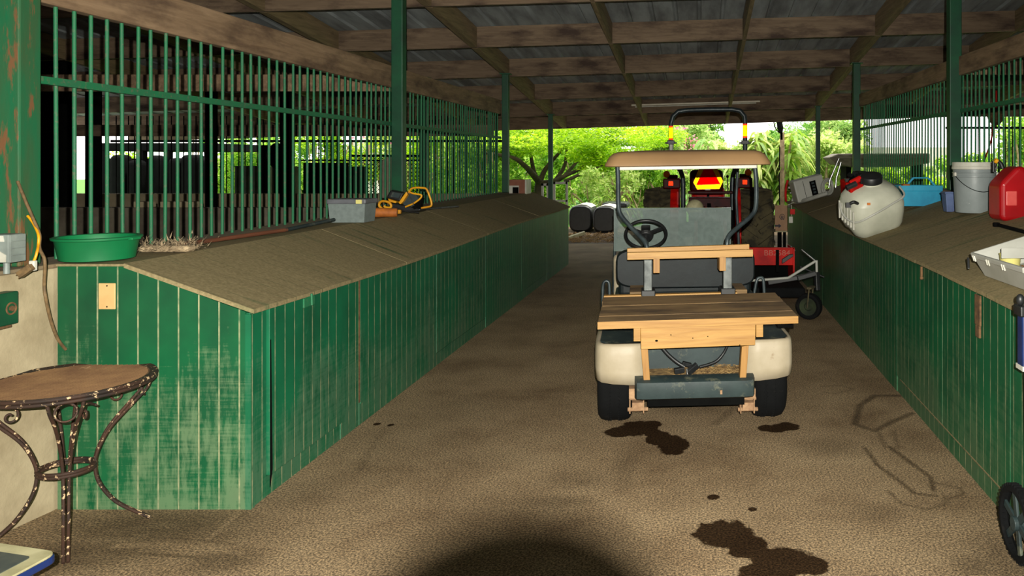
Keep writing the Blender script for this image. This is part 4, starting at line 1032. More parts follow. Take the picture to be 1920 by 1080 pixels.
# ================================================================ small things on and by the left wall
T = thing('feed_basin', 'round bright green rubber feed basin on the left bin corner', 'basin', (-2.885,3.83,1.136))
MB(T).lathe([(.001,1.137),(.135,1.137),(.15,1.143),(.166,1.232),(.17,1.236),(.178,1.238),(.18,1.247),(.172,1.25),(.158,1.247),(.152,1.232),(.138,1.155),(.001,1.15)], (-2.885,3.83,0), None, 48).build('basin_body', 'greenbasin', T, smooth=40)
MB(T).box(-2.885-.185,-2.885-.165,3.8,3.86,1.232,1.244).box(-2.885+.165,-2.885+.188,3.8,3.86,1.232,1.244).build('grip_tab', 'greenbasin', T, bevel=.003)
# outlet box + cables + bracket + switch plate
T = thing('outlet_box', 'grey weatherproof electrical box with paint splashes beside the rusty post', 'outlet box', (-2.975,3.5,1.17))
a = P(24,439,3.42); 
MB(T).box(-3.045,-2.955,3.42,3.50,1.17,1.292).build('box_body', 'greybox', T, bevel=.006)
MB(T).box(-2.957,-2.95,3.42,3.5,1.172,1.29).box(-2.951,-2.946,3.425,3.495,1.20,1.203).box(-2.951,-2.946,3.425,3.495,1.23,1.233).box(-2.951,-2.946,3.425,3.495,1.26,1.263).build('hinged_cover', 'greybox', T, bevel=.002)
MB(T).prism([(-3.04,1.265),(-2.975,1.262),(-2.98,1.288),(-3.04,1.288)], lambda u,v,t:(u,t,v), 3.416, 3.42).prism([(-3.043,1.175),(-2.968,1.175),(-2.967,1.205),(-3.0,1.225),(-3.02,1.215),(-3.043,1.21)], lambda u,v,t:(u,t,v), 3.416, 3.42).build('paint_splash', 'white', T)
MB(T).tube([(-3.0,3.46,1.17),(-3.0,3.46,1.12)], .012).build('conduit_stub', 'greybox', T)
cp = [P(33,340,3.56),P(47,375,3.54),P(62,410,3.52),P(74,440,3.5),P(74,465,3.49),P(84,490,3.47),P(83,535,3.5),P(86,560,3.5),P(95,600,3.55),P(108,635,3.6),P(123,655,3.66)]
o = MB(loc=cp[4]).tube(smoothpath(cp, 6), .0065, 8).build('power_cable', 'cable', smooth=60); tag(o, 'dusty brown power cable hanging down the cream wall from the rusty post', 'cable')
cp = [P(52,405,3.54),P(62,418,3.52),P(72,440,3.49),P(72,458,3.48),P(70,470,3.46),P(66,484,3.45),P(62,492,3.44)]
T = thing('extension_cord', 'short yellow and black cord ending in a dusty plug beside the grey outlet box', 'cord', cp[3])
MB(T).tube(smoothpath(cp, 6), .0055, 8).build('cord', 'yellow', T, smooth=60)
MB(T).box(-.012,.012,-.01,.01,-.022,.022, at=P(62,498,3.44)).build('connector_collar', 'white', T, bevel=.004)
d = euler(0,.95,0)
MB(T).box(-.014,.014,-.012,.012,-.032,.032, d, P(48,508,3.42)).box(-.01,-.006,-.003,.003,-.045,-.03, d, P(48,508,3.42)).box(.006,.01,-.003,.003,-.045,-.03, d, P(48,508,3.42)).build('plug', 'cable', T, bevel=.003)
T = thing('steel_bracket', 'green painted steel bracket with a bolt on the cream wall', 'bracket', (-2.99,3.4,.97))
MB(T).box(-3.05,-2.955,3.3,3.47,.905,1.045).build('bracket_box', 'gpost', T, bevel=.006)
MB(T).torus((-2.954,3.43,.975), .024, .004, Matrix.Rotation(PI/2,3,'Y'), 24, 6).lathe([(.001,.008),(.012,.008),(.012,0)], (-2.955,3.43,.975), Matrix.Rotation(PI/2,3,'Y'), 6).build('rusted_bolt', 'rustbrown', T, smooth=40)
MB(T).box(-3.04,-2.958,3.31,3.44,.893,.905).build('weld_drip', 'rustbrown', T, bevel=.004)
a, b = P(184.5,531,3.684), P(216,580,3.684)
T = thing('blank_plate', 'ivory blank switch plate on the end of the left green bin', 'switch plate', ((a.x+b.x)/2,3.69,(a.z+b.z)/2))
MB(T).box(a.x,b.x,3.683,3.69,b.z,a.z).build('plate', 'ivory', T, bevel=.003)
MB(T).ball(((a.x+b.x)/2+.002,3.682,a.z-.012),.0035,10,sc=(1,.4,1)).build('screw', 'dark', T); MB(T).ball(((a.x+b.x)/2+.002,3.682,b.z+.012),.0035,10,sc=(1,.4,1)).build('screw', 'dark', T)
# push broom on the ledge
bp = lambda x, Y: Vector((x, Y, lz(x, Y)))
T = thing('push_broom', 'push broom with a fluffy dusty head and reddish handle lying on the left bin', 'broom', (-2.82,4.2,1.137))
rnd = random.Random(5)
m = MB(T)
for k in range(900):
    t = rnd.random(); cx = -2.86+.24*t; cy = 4.12+.05*rnd.gauss(0,1)+.06*t
    l = rnd.uniform(.02,.055); a = rnd.uniform(0,2*PI); e = rnd.uniform(-.2,.9)
    p = Vector((cx, cy, 1.145+abs(rnd.gauss(0,.022)))); d = Vector((math.cos(a)*math.cos(e), math.sin(a)*math.cos(e), math.sin(e)))*l
    s_ = Vector((-d.y, d.x, 0)).normalized()*.0035
    m.add([p-s_, p+s_, p+d], [(0,1,2)])
tag(m.build('bristles', 'bristle', T, recalc=False), kind='stuff')
MB(T).box(-2.88,-2.62,4.09,4.17,1.14,1.175).build('broom_block', 'fluff', T, bevel=.02, seg=3)
h0 = P(332,458,4.22); h1 = P(537,427,5.3); h1.z = 1.155; h2 = P(626,409,6.1); h2 = Vector((h2.x,h2.y,1.165))
h0.z = 1.165
MB(T).tube([h0, h1], .013, 12).build('handle', 'broomwood', T, smooth=60)
MB(T).tube([h1-(h1-h0).normalized()*.02, h2], .0135, 12).build('handle_sleeve', 'cartgrey', T, smooth=60)
# clear tub
T = thing('plastic_tub', 'cloudy clear plastic storage tub with a dark lid on the left bin', 'tub', P(660,422,6.3))
c = P(660,421,6.3); zb0 = lz(c.x, 6.3)-.002
c.z = zb0
def tubmesh(m, x0,x1,y0,y1,z0,z1,tp=.02):
    vs = [(x0+tp,y0+tp,z0),(x1-tp,y0+tp,z0),(x1-tp,y1-tp,z0),(x0+tp,y1-tp,z0),(x0,y0,z1),(x1,y0,z1),(x1,y1,z1),(x0,y1,z1)]
    m.add(vs, [(0,3,2,1),(0,1,5,4),(1,2,6,5),(2,3,7,6),(3,0,4,7)])
m = MB(T); tubmesh(m, c.x-.145,c.x+.145,6.2,6.42,zb0-.0,zb0+.165,.012); o = m.build('tub_body', 'cleartub', T, recalc=False); sd = o.modifiers.new('t','SOLIDIFY'); sd.thickness = .003
MB(T).box(c.x-.152,c.x+.152,6.19,6.43,zb0+.145,zb0+.182).build('lid', basic('smoky_lid', rgb(104,106,112), rgb(82,84,88), 6, .5), T, bevel=.008)
MB(T).box(c.x+.08,c.x+.125,6.183,6.19,zb0+.148,zb0+.178).build('lid_sticker', 'paleyellow', T)
m = MB(T); rnd = random.Random(8)
for k in range(26): m.box(-.04,.04,-.03,.03,-.012,.012, rot=euler(rnd.uniform(-.8,.8),rnd.uniform(-.8,.8),rnd.uniform(0,3)), at=(c.x+rnd.uniform(-.085,.085),6.31+rnd.uniform(-.05,.05),zb0+.03+rnd.random()*.05))
tag(m.build('jumbled_contents', 'slate', T, bevel=.003), kind='stuff')
# orange timber block
a = P(720,402,6.75); zz = lz(a.x-.02, 6.75)
o = MB(loc=(a.x,6.75,zz)).tube([(a.x-.13,6.72,zz+.045),(a.x+.1,6.78,zz+.04)], [.042,.036], 16).build('log_offcut', 'orange', smooth=40); tag(o, 'rusty orange round offcut lying beside the clear tub', 'offcut')
# chainsaw-like yellow and black tool
def saw():
    Yc = 7.05; Q = lambda x, y, dy=0: P(x, y, Yc+dy)
    T = thing('power_cutter', 'yellow and black power cutter lying on the left bin in front of the second post', 'power tool', Q(755,398))
    W = lambda: MB(T)
    W().add([Q(*p) for p in ((724,371),(732,357),(757,362),(750,378))]+[Q(p[0]+3,p[1]-2,.16) for p in ((724,371),(732,357),(757,362),(750,378))], [(0,3,2,1),(4,5,6,7),(0,1,5,4),(1,2,6,5),(2,3,7,6),(3,0,4,7)]).build('engine_cover', 'black', T, bevel=.012, seg=3)
    W().add([Q(p[0],p[1],-.006) for p in ((732,369),(736,360),(752,363),(747,371))]+[Q(p[0],p[1],-.001) for p in ((732,369),(736,360),(752,363),(747,371))], [(0,3,2,1),(4,5,6,7),(0,1,5,4),(1,2,6,5),(2,3,7,6),(3,0,4,7)]).build('air_filter_panel', 'cartgrey', T)
    p = [Q(x,y,-.02) for x,y in ((716,391),(711,386),(712,380),(718,377),(728,379),(733,384),(732,389),(724,389),(720,386))]
    W().tube(smoothpath(p,4), .011, 10).build('rear_handle', 'yellow', T, smooth=60)
    p = [Q(x,y) for x,y in ((766,362),(770,355),(777,352),(790,352),(799,354),(804,364),(809,380),(808,386),(802,388),(790,390))]
    W().tube(smoothpath(p,4), .009, 10).build('front_loop_handle', 'yellow', T, smooth=60)
    p = [Q(x,y,-.01) for x,y in ((766,358),(772,362),(782,364),(790,366),(788,372),(776,381),(760,388))]
    W().tube(smoothpath(p,4), .008, 10).build('blade_guard_rim', 'yellow', T, smooth=60)
    W().lathe([(.001,-.012),(.07,-.012),(.075,0),(.07,.012),(.001,.012)], Q(771,377,.04), Matrix.Rotation(PI/2,3,'X'), 30).build('cutting_disc', 'cartgrey', T, smooth=40)
    W().prism([XZ(x,y,Yc) for x,y in ((748,380),(763,359),(766,364),(757,378),(752,383))], lambda u,v,t:(u,t,v), Yc-.02, Yc+.06).build('yellow_side_casing', 'yellow', T, bevel=.006)
    W().prism([XZ(x,y,Yc) for x,y in ((728,372),(745,378),(742,381),(730,378))], lambda u,v,t:(u,t,v), Yc-.012, Yc+.05).build('yellow_side_casing', 'yellow', T, bevel=.004)
    W().prism([XZ(x,y,Yc) for x,y in ((730,380),(752,384),(790,392),(786,397),(742,398),(728,390))], lambda u,v,t:(u,t,v), Yc, Yc+.14).build('motor_body', 'black', T, bevel=.012, seg=3)
    W().prism([XZ(x,y,Yc) for x,y in ((786,371),(792,366),(789,388),(776,394),(772,388))], lambda u,v,t:(u,t,v), Yc+.0, Yc+.05).build('lower_guard', 'dark', T, bevel=.004)
    W().box(-.018,.018,-.015,.015,-.018,.018, at=Q(748,397,-.02)).build('foot_block', 'yellow', T, bevel=.005)
    p = [Q(x,y,-.04) for x,y in ((738,386),(760,396),(778,398),(786,399))]; W().tube(smoothpath(p), .006).build('trailing_strap', 'black', T, smooth=60)
    p = [Q(x,y,-.03) for x,y in ((764,360),(772,374),(776,386))]; W().tube(smoothpath(p), .004).build('throttle_cable', 'black', T, smooth=60)
saw()
a = P(790,386,7.7); b = P(859,376,8.6); a.z = lz(a.x, a.y)+.012; b.z = lz(b.x, b.y)+.012
o = MB(loc=(a+b)/2).tube([a, b], .011, 10).build('metal_rod', 'steel', smooth=60); tag(o, 'thin pale metal rod lying beyond the yellow cutter', 'rod')
# far end of the left bin
T = thing('cardboard_box', 'brown box with a white-edged dark opening at the far end of the left bin', 'box', P(973,362,12.1))
a, b = P(955,337,12.1), P(984.5,362.5,12.1)
MB(T).box(a.x,b.x,12.1,12.4,b.z-.01,a.z).build('box_shell', 'brick', T, bevel=.004); MB(T).box(b.x,b.x+.025,12.09,12.41,b.z-.01,a.z+.002).build('white_side_board', 'white', T)
a, b = P(955,348,12.09), P(973,362.5,12.09)
MB(T).box(a.x,b.x,12.08,12.095,b.z,a.z).build('white_surround', 'white', T); a, b = P(961,351,12.07), P(972,362.5,12.07); MB(T).box(a.x,b.x,12.072,12.08,b.z,a.z).build('dark_opening', 'dark', T)
o = MB(loc=(-2.2,12.64,.7)).box(-2.16,-2.13,12.625,12.65,.72,.9).build('hasp_plate', 'dark'); tag(o, 'dark hasp at the far corner of the left bin', 'hasp')

# ================================================================ things on the right bin
# sprayer tank lying tilted
def tank():
    c = P(1634,387,6.72)
    T = thing('sprayer_tank', 'milky white sprayer tank with a black cap, lying tilted on the right bin', 'sprayer tank', (c.x, 6.72, rz(c.x,6.6)))
    W = lambda: MB(T)
    Rt = euler(math.radians(20), math.radians(-11), math.radians(15)); c = c+Vector((0,0,.0))
    def se(hw, hd, e=.5, N=48, notch=0):
        out = []
        for k in range(N):
            t = 2*PI*k/N; cx, sx_ = math.cos(t), math.sin(t)
            r_ = 1-notch*(max(0, math.cos(4*t+.4))**3)
            out.append((hw*r_*math.copysign(abs(cx)**e, cx), hd*r_*math.copysign(abs(sx_)**e, sx_)))
        return out
    rows = [(-.215,.13,.12,.1),(-.21,.17,.15,.1),(-.185,.205,.175,.07),(-.12,.232,.2,.02),(-.02,.243,.21,0),(.06,.242,.21,0),(.075,.235,.203,0),(.09,.235,.203,0),(.105,.228,.198,0),(.15,.212,.185,0),(.185,.17,.155,0),(.205,.1,.1,0),(.212,.075,.075,0),(.235,.072,.072,0)]
    vs = []; N = 48
    for z, hw, hd, nt_ in rows:
        for x, y in se(hw, hd, .55 if z < .12 else .8, N, nt_): vs.append((x, y, z))
    fs = [(i*N+k, i*N+(k+1)%N, (i+1)*N+(k+1)%N, (i+1)*N+k) for i in range(len(rows)-1) for k in range(N)]+[tuple(range(N)), tuple(range((len(rows)-1)*N, len(rows)*N))]
    W().add(vs, fs, Rt, c).build('tank_body', 'poly', T, smooth=50)
    for k in range(6):
        y = -.135+k*.05; 
        pts = [(-.238, y, z) for z in (-.1,0,.06)]
        W().tube([Rt @ Vector(p)+c for p in pts], .0085, 8).build('moulded_rib', 'white', T, smooth=60)
    pts = [(-.2,-.17,.0),(-.244,-.1,.03),(-.2,-.17,.07),(-.1,-.215,.1),(.05,-.215,.115),(.19,-.19,.13)]
    W().tube([Rt @ p+c for p in smoothpath([Vector((-.235,.12,.05)),Vector((-.262,.0,-.02)),Vector((-.225,-.15,-.03)),Vector((-.1,-.222,.045)),Vector((.06,-.222,.1)),Vector((.2,-.18,.13)),Vector((.235,-.05,.15))], 8)], .0085, 10).build('spray_hose', 'greytray', T, smooth=60)
    W().lathe([(.085,.225),(.092,.23),(.092,.275),(.085,.285),(.001,.287)], c, Rt, 30).build('filler_cap', 'black', T, smooth=35)
    pm = c+Rt @ Vector((-.14,.03,.19))
    W().box(-.06,.06,-.045,.045,-.02,.04, Rt, pm).tube([pm+Rt @ Vector((-.04,0,.045)), pm+Rt @ Vector((.06,0,.075))], .026, 14).build('pump', 'red', T, bevel=.008)
    W().tube([pm+Rt @ Vector((.0,-.03,.05)), pm+Rt @ Vector((-.09,-.03,.03))], .024, 14).box(-.03,.03,-.03,.03,-.02,.05, Rt, pm+Rt @ Vector((.07,-.01,.03))).build('pump_motor', 'black', T, smooth=40)
    hp = c+Rt @ Vector((-.2,-.12,.12))
    W().tube(smoothpath([hp+Vector((-.07,0,-.01)), hp+Vector((-.03,-.02,.015)), hp+Vector((.02,0,.0)), hp+Vector((.06,.0,.03))]), .014, 10).box(-.02,.02,-.02,.02,-.02,.02, at=hp+Vector((-.07,0,-.01))).build('spray_gun', 'black', T, smooth=50)
    W().box(-.014,.014,-.01,.01,-.01,.01, at=hp+Vector((.09,-.03,.0))).build('orange_knob', 'orange', T, bevel=.003)
tank()
# window-unit like grey casing at far end
T = thing('appliance_casing', 'tilted grey plastic casing with a dark slot at the far end of the right bin', 'casing', P(1515,372,10.9))
Rt = euler(0, math.radians(-14), math.radians(8)); c = P(1514,353,11.6)
MB(T).box(-.22,.22,-.14,.14,-.16,.16, Rt, c).build('casing_body', 'greytray', T, bevel=.02, seg=3)
MB(T).box(.01,.1,-.146,-.139,-.11,.1, Rt, c).build('louvre_slot', 'dark', T)
m = MB(T)
for k in range(4): m.box(.035,.075,-.15,-.144,-.08+k*.045,-.055+k*.045, Rt, c)
m.build('louvre_blade', 'cartgrey', T)
MB(T).box(-.085,-.08,-.144,-.139,-.13,.13, Rt, c).build('panel_seam', 'dark', T)
c = P(1551,350,11.3)
o = MB(loc=c).torus(c, .12, .022, euler(math.radians(68), .55, .3), 34, 10, .7).torus(c+Vector((.01,-.03,-.01)), .11, .02, euler(math.radians(62), .5, .3), 34, 10, .7).torus(c+Vector((0,.03,0)), .1, .02, euler(math.radians(75), .6, .3), 34, 10, .7).build('coiled_hose', 'greytray', smooth=60); tag(o, 'coil of pale hose leaning against the grey casing', 'hose')
# wire bundle and valves on the far corner
T = thing('pipe_fittings', 'pale pipe fittings and valves on the far corner of the right bin', 'pipe fittings', P(1482,370,11.9))
MB(T).tube([P(1485,338,11.9),P(1486,352,11.9),P(1480,352,11.9)], .014).tube([P(1478,352,11.9),P(1496,350,11.9)], .018).tube([P(1481,362,11.9),P(1490,360,11.9),P(1486,375,11.9)], .016).tube([P(1484,376,11.9),P(1500,372,11.9)], .02).build('pipe_run', 'greytray', T, smooth=50)
MB(T).tube(smoothpath([P(1477,338,11.9),P(1474,350,11.9),P(1473,365,11.9),P(1474,378,11.9)]), .018).build('red_hose', 'red', T, smooth=60)
# dusty edge trim, cloth at the far end of the lid
o = MB(loc=P(1500,378,11.9)).tube(smoothpath([P(1480,386,12.2),P(1494,380,11.8),P(1508,376,11.4),P(1530,369,11.2),P(1552,362,11.1)]), [.03]*25, 8).build('rolled_netting', 'greytray', smooth=60); tag(o, 'rolled dusty netting along the far edge of the right bin top', 'netting')
# tags hanging from the far corner
T = thing('luggage_tag', 'small red tag with a white ticket hanging on the far corner of the right bin', 'tag', P(1487,400,11.0))
a, b = P(1483,392,11.0), P(1492,402,11.0); MB(T).box(a.x-.012,b.x-.012,10.99,11.0,b.z,a.z).build('red_tag', 'red', T, bevel=.003)
a, b = P(1479,406,11.0), P(1487,418,11.0); MB(T).box(a.x,b.x-.004,10.99,11.0,b.z,a.z).tube([P(1484,384,11.0),P(1484,406,11.0)], .004).build('white_ticket', 'white', T, bevel=.006)
# ladder-like tubes leaning
T = thing('tube_frame', 'pale metal tube frame sticking up behind the sprayer tank', 'frame', P(1575,360,9.6))
for (x0,y0,x1,y1) in ((1573,297,1556,338),(1577,304,1568,335),(1568,335,1567,352)):
    MB(T).tube([P(x0,y0,9.6),P(x1,y1,9.6)], .012).build('tube', 'chrome', T, smooth=60)
MB(T).tube([P(1556,338,9.6),P(1554,352,9.6)], .012).build('tube', 'chrome', T, smooth=60)
# small engine behind tank
T = thing('small_engine', 'small red and black engine with a recoil starter behind the white tank', 'engine', P(1612,345,10.2))
Q = lambda x, y, d=0: P(x, y, 10.2+d)
MB(T).lathe([(.001,.05),(.15,.05),(.17,.03),(.17,-.03),(.15,-.05),(.001,-.05)], Q(1624,331), euler(.12,.1,0), 30).build('starter_housing', 'black', T, smooth=40)
MB(T).box(-.14,.14,-.12,.12,-.13,.07, euler(.2,-.2,.3), Q(1602,346)).build('engine_block', 'red', T, bevel=.01)
m = MB(T)
for k, (x, y) in enumerate(((1590,338),(1596,331),(1604,328),(1598,343),(1609,336))): m.box(-.04,.04,-.04,.04,-.025,.025, euler(k*.5,k*.7,k), Q(x,y,-.05))
m.build('carburettor', 'black', T, bevel=.004)
MB(T).tube([Q(1586,352,-.1),Q(1594,336,-.1),Q(1602,330,-.1)], .012).build('exhaust_pipe', 'dark', T, smooth=50)
# blue tote
def tote():
    Y0 = 7.4; a, b = P(1688,348,Y0), P(1768,387,Y0)
    T = thing('tool_tote', 'sky blue plastic carry tote with an arched handle on the right bin', 'tote', ((a.x+b.x)/2, Y0+.1, b.z))
    m = MB(T); z0, z1 = b.z+.0, a.z; x0, x1 = a.x, b.x; y1 = Y0+.24; t = .012
    vs = []
    for (i, z) in ((.018, z0), (.006, z1-.05), (0, z1-.05), (0, z1)):
        vs += [(x0+i,Y0+i,z),(x1-i,Y0+i,z),(x1-i,y1-i,z),(x0+i,y1-i,z)]
    for (i, z) in ((.006, z1), (.012, z1-.05), (.022, z0+.006)):
        vs += [(x0+i,Y0+i,z),(x1-i,Y0+i,z),(x1-i,y1-i,z),(x0+i,y1-i,z)]
    fs = [(4*r+j, 4*r+(j+1)%4, 4*r+4+(j+1)%4, 4*r+4+j) for r in range(6) for j in range(4)]+[(0,3,2,1),(24,25,26,27)]
    m.add(vs, fs).build('tray_body', 'blue', T, bevel=.003)
    yc = Y0+.12
    pts = [(1696,348),(1712,333.5),(1740,333.5),(1756,348)]
    q = [P(x,y,yc) for x,y in pts]; q[0].z -= .02; q[3].z -= .02
    m = MB(T)
    for i in range(3): m.beam(q[i], q[i+1], .018 if i != 1 else .014, .03 if i != 1 else .018, up=(0,1,0))
    m.build('arched_handle', 'blue', T, bevel=.003)
    MB(T).box(x0+.03,x0+.1,Y0+.02,Y0+.1,z1-.04,z1+.014, euler(0,.12,0) if False else None).build('orange_sponge', 'orange', T, bevel=.012, seg=3)
tote()
c = P(1783,388,6.6); T = thing('plastic_cup', 'slate blue square plastic cup tucked beside the grey bucket', 'cup', (c.x,6.6,rz(c.x,6.6)))
z0 = rz(c.x,6.6)-.004
m = MB(T); vs = []
for (h, z) in ((.048,z0),(.062,z0+.15),(.068,z0+.15),(.068,z0+.162),(.058,z0+.162),(.042,z0+.008)):
    vs += [(c.x-h,6.6-h,z),(c.x+h,6.6-h,z),(c.x+h,6.6+h,z),(c.x-h,6.6+h,z)]
m.add(vs, [(4*r+j, 4*r+(j+1)%4, 4*r+4+(j+1)%4, 4*r+4+j) for r in range(5) for j in range(4)]+[(0,3,2,1),(20,21,22,23)]).build('cup_body', 'bluegrey', T, bevel=.003)
# bucket
def bucket():
    Yb = 6.2; c = P(1827,400,Yb); z0 = rz(c.x, Yb)-.003; r1 = 41*Yb/F; zt = P(1827,304,Yb).z
    T = thing('bucket', 'grey five-gallon bucket with a white lid rim and paint marks on the right bin', 'bucket', (c.x, Yb, z0))
    hgt = zt-z0; k = hgt
    W = lambda: MB(T)
    W().lathe([(.001,z0),(r1*.83,z0),(r1*.85,z0+.006),(r1*.92,z0+k*.62),(r1*.93,z0+k*.70),(r1*.965,z0+k*.705),(r1*.965,z0+k*.725),(r1*.935,z0+k*.73),(r1*.945,z0+k*.78),(r1*.975,z0+k*.785),(r1*.975,z0+k*.80),(r1*.945,z0+k*.805),(r1*.95,z0+k*.86)], (c.x,Yb,0), None, 48).build('bucket_body', 'greypail', T, smooth=30)
    W().lathe([(r1*.94,z0+k*.855),(r1*1.0,z0+k*.86),(r1*1.0,z0+k*.91),(r1*.975,z0+k*.92),(r1*.985,z0+k*.985),(r1*.965,z0+k),(r1*.91,z0+k),(r1*.9,z0+k*.96),(.001,z0+k*.955)], (c.x,Yb,0), None, 48).build('lid', 'white', T, smooth=30)
    pts = []
    for j in range(15):
        a = math.radians(200+j*10.5); sag = math.sin(j/14*PI)
        pts.append((c.x+r1*1.03*math.cos(a), Yb+r1*1.03*math.sin(a), z0+k*(.72-.3*sag*(1 if j < 8 else 1))))
    W().tube(smoothpath(pts,3), .0028, 6).build('wire_handle', 'dark', T, smooth=60)
    p = Vector(pts[9]); q = Vector(pts[12]); W().tube([p, (p+q)/2+Vector((.0,-.004,.0)), q], .008, 8).build('handle_grip', 'white', T, smooth=60)
    W().box(c.x-r1*1.0,c.x-r1*.9,Yb-.05,Yb-.0,z0+k*.72,z0+k*.8).box(c.x+r1*.9,c.x+r1*1.0,Yb-.05,Yb,z0+k*.72,z0+k*.8).build('handle_lug', 'white', T, bevel=.005)
bucket()
# gas can
def gascan():
    Yc = 5.4; a, b = P(1850,312,Yc), P(1936,415,Yc)
    x0, x1 = a.x, b.x; z0 = rz((x0+x1)/2, Yc)-.02; z0 = b.z
    T = thing('fuel_can', 'red plastic fuel can with a black spout and yellow cap at the right edge', 'fuel can', ((x0+x1)/2, Yc+.1, z0))
    x0 = P(1876,0,Yc).x
    prof = [(x0+.01,z0),(x1,z0),(x1,a.z-.06),(x1-.05,a.z-.005),(x1-.07,a.z),(x0+.115,a.z),(x0+.04,a.z-.075),(x0+.0,a.z-.12),(x0-.0,z0+.04)]
    MB(T).prism(prof, lambda u,v,t:(u,t,v), Yc, Yc+.24).build('can_body', 'redcan', T, bevel=.03, seg=4)
    q = P(1893,372,Yc-.004); MB(T).box(q.x-.022,q.x+.052,Yc-.003,Yc+.01,q.z-.05,q.z+.05).build('embossed_panel', basic('faded_red_panel', rgb(222,90,84), rgb(208,70,66), 6, .45), T, bevel=.006)
    MB(T).tube(smoothpath([P(1880,316,Yc+.12),P(1876,306,Yc+.12),P(1868,300,Yc+.12)]), [.018,.016,.016,.015,.015,.014,.014,.013,.013,.013,.012,.012,.012][:13], 12).build('spout', 'black', T, smooth=60)
    MB(T).tube([P(1870,303,Yc+.12),P(1865,300,Yc+.12)], .017, 12).build('spout_cap', 'yellow', T, smooth=60)
    MB(T).tube([P(1863,302,Yc+.13),P(1863,322,Yc+.13)], .012, 10).tube([P(1868,306,Yc+.13),P(1862,318,Yc+.13)], .01).build('spout_valve', 'black', T, smooth=60)
gascan()
p0 = P(1871,425,5.3); p1 = P(1945,447,4.62); p0.z = rz(p0.x,5.3)+.014; p1.z = rz(p1.x,4.62)+.014
T = thing('pry_bar', 'dark iron pry bar lying on the right bin below the red can', 'bar', p0)
MB(T).beam(p0, p1, .022, .022).build('shaft', 'dark', T, bevel=.006)
MB(T).box(-.02,.02,-.018,.018,-.013,.016, at=p0+Vector((-.01,0,.0))).build('claw_end', 'dark', T, bevel=.006)
# grey tray with contents
def graytray():
    T = thing('tool_tray', 'open pale grey plastic tool tray near the front of the right bin', 'tray', (1.72,3.75,rz(1.6,3.8)))
    A = Vector((1.405, 4.16, 0)); dirr = Vector((.02,-1,0)).normalized(); dd = Vector((1,.02,0)).normalized()
    Lr, Lw, hh = .64, .42, .125
    def V(u, v, z):
        p = A+dirr*u+dd*v; return Vector((p.x, p.y, rz(p.x, 4.0)+z+hh+.003))
    vs = []
    for (i, z) in ((.055,-hh),(.012,-.02),(.004,-.02),(.0,0),(.0,.006),(.012,.006),(.02,-.01),(.062,-hh+.006)):
        vs += [V(i,i,z),V(Lr-i,i,z),V(Lr-i,Lw-i,z),V(i,Lw-i,z)]
    MB(T).add(vs, [(4*r+j, 4*r+(j+1)%4, 4*r+4+(j+1)%4, 4*r+4+j) for r in range(7) for j in range(4)]+[(0,3,2,1),(28,29,30,31)]).build('tray_body', 'greytray', T, bevel=.003)
    m = MB(T)
    for u in (.03,.05,.21,.235,.4,.425): 
        m.add([V(u,.002,-.005),V(u+.008,.002,-.005),V(u+.008,.01,-.035),V(u,.01,-.035),V(u,-.004,-.005),V(u+.008,-.004,-.005),V(u+.008,.004,-.035),V(u,.004,-.035)], [(0,1,2,3),(4,7,6,5),(0,4,5,1),(1,5,6,2),(2,6,7,3),(3,7,4,0)])
    m.build('side_rib', 'white', T)
    q = V(.14,.15,-hh+.008); MB(T).lathe([(.001,0),(.042,0),(.045,.004),(.052,.082),(.055,.085),(.05,.088),(.04,.01),(.001,.008)], q, None, 28).build('inner_pot', 'paleyellow', T, smooth=40)
    m = MB(T)
    for k,(u,v) in enumerate(((.27,.24),(.3,.2),(.34,.26),(.38,.15),(.27,.14),(.33,.1),(.24,.1))): m.box(-.03,.03,-.012,.012,-.008,.008, euler(.2*k,.3,.9*k), V(u,v,-hh+.02+.004*k))
    tag(m.build('loose_fittings', 'rustbrown', T, bevel=.003), kind='stuff')
    MB(T).tube([V(.24,.3,-hh+.02),V(.26,.26,.0)], .016, 12).build('copper_pipe_end', 'sand', T, smooth=50)
    MB(T).box(-.002,.002,-.14,.14,-.05,.0, rot=Matrix.Rotation(math.atan2(dd.y,dd.x)-PI/2,3,'Z'), at=V(.23,.21,-.012)).build('divider', 'greytray', T)
    for v in (.0,): 
        a = V(.0,.0,-.02); MB(T).beam(a+Vector((-.012,0,.0)), V(.03,0,-.075)+Vector((-.02,0,0)), .012,.01).build('side_latch', 'black', T, bevel=.003)
graytray()
# folding wagon / hand truck at right edge
T = thing('folding_cart', 'blue folding hand cart with a black spoked wheel at the right edge', 'hand cart', (1.23,3.1,0))
c = P(1910,984,3.34); c.z = P(0,984,3.34).z; R = .148; c.z = R+.0
q = Matrix.Rotation(math.radians(84),3,'Y') @ Matrix.Identity(3); ax = Vector((1,.04,0)).normalized(); q = ax.to_track_quat('Z','Y').to_matrix()
c = Vector((P(1908,984,3.22).x, 3.22, R))
wl = MB(T).lathe([(R*.8,-.012),(R*.84,-.02),(R*.96,-.018),(R,-.006),(R,.006),(R*.96,.018),(R*.84,.02),(R*.8,.012)], c, q, 40)
for k in range(40):
    a = 2*PI*k/40; d = q @ Vector((math.cos(a), math.sin(a), 0)); wl.box(-.006,.006,-.004,.004,-.016,.016, at=c+d*R, rot=q @ Matrix.Rotation(a,3,'Z'))
wl = wl.build('wheel', 'tyre', T, smooth=40)
m = MB(T).lathe([(.001,-.022),(.028,-.022),(.028,.022),(.001,.022)], c, q, 20)
for k in range(6):
    d = q @ Vector((math.cos(k*PI/3+.3), math.sin(k*PI/3+.3), 0)); m.beam(c+d*.02, c+d*R*.83, .03, .012, up=ax)
m.build('spoked_hub', 'cartgrey', wl, bevel=.003)
x0 = P(1917,0,3.2).x
a, b = P(1912,575,3.2), P(1930,690,3.2)
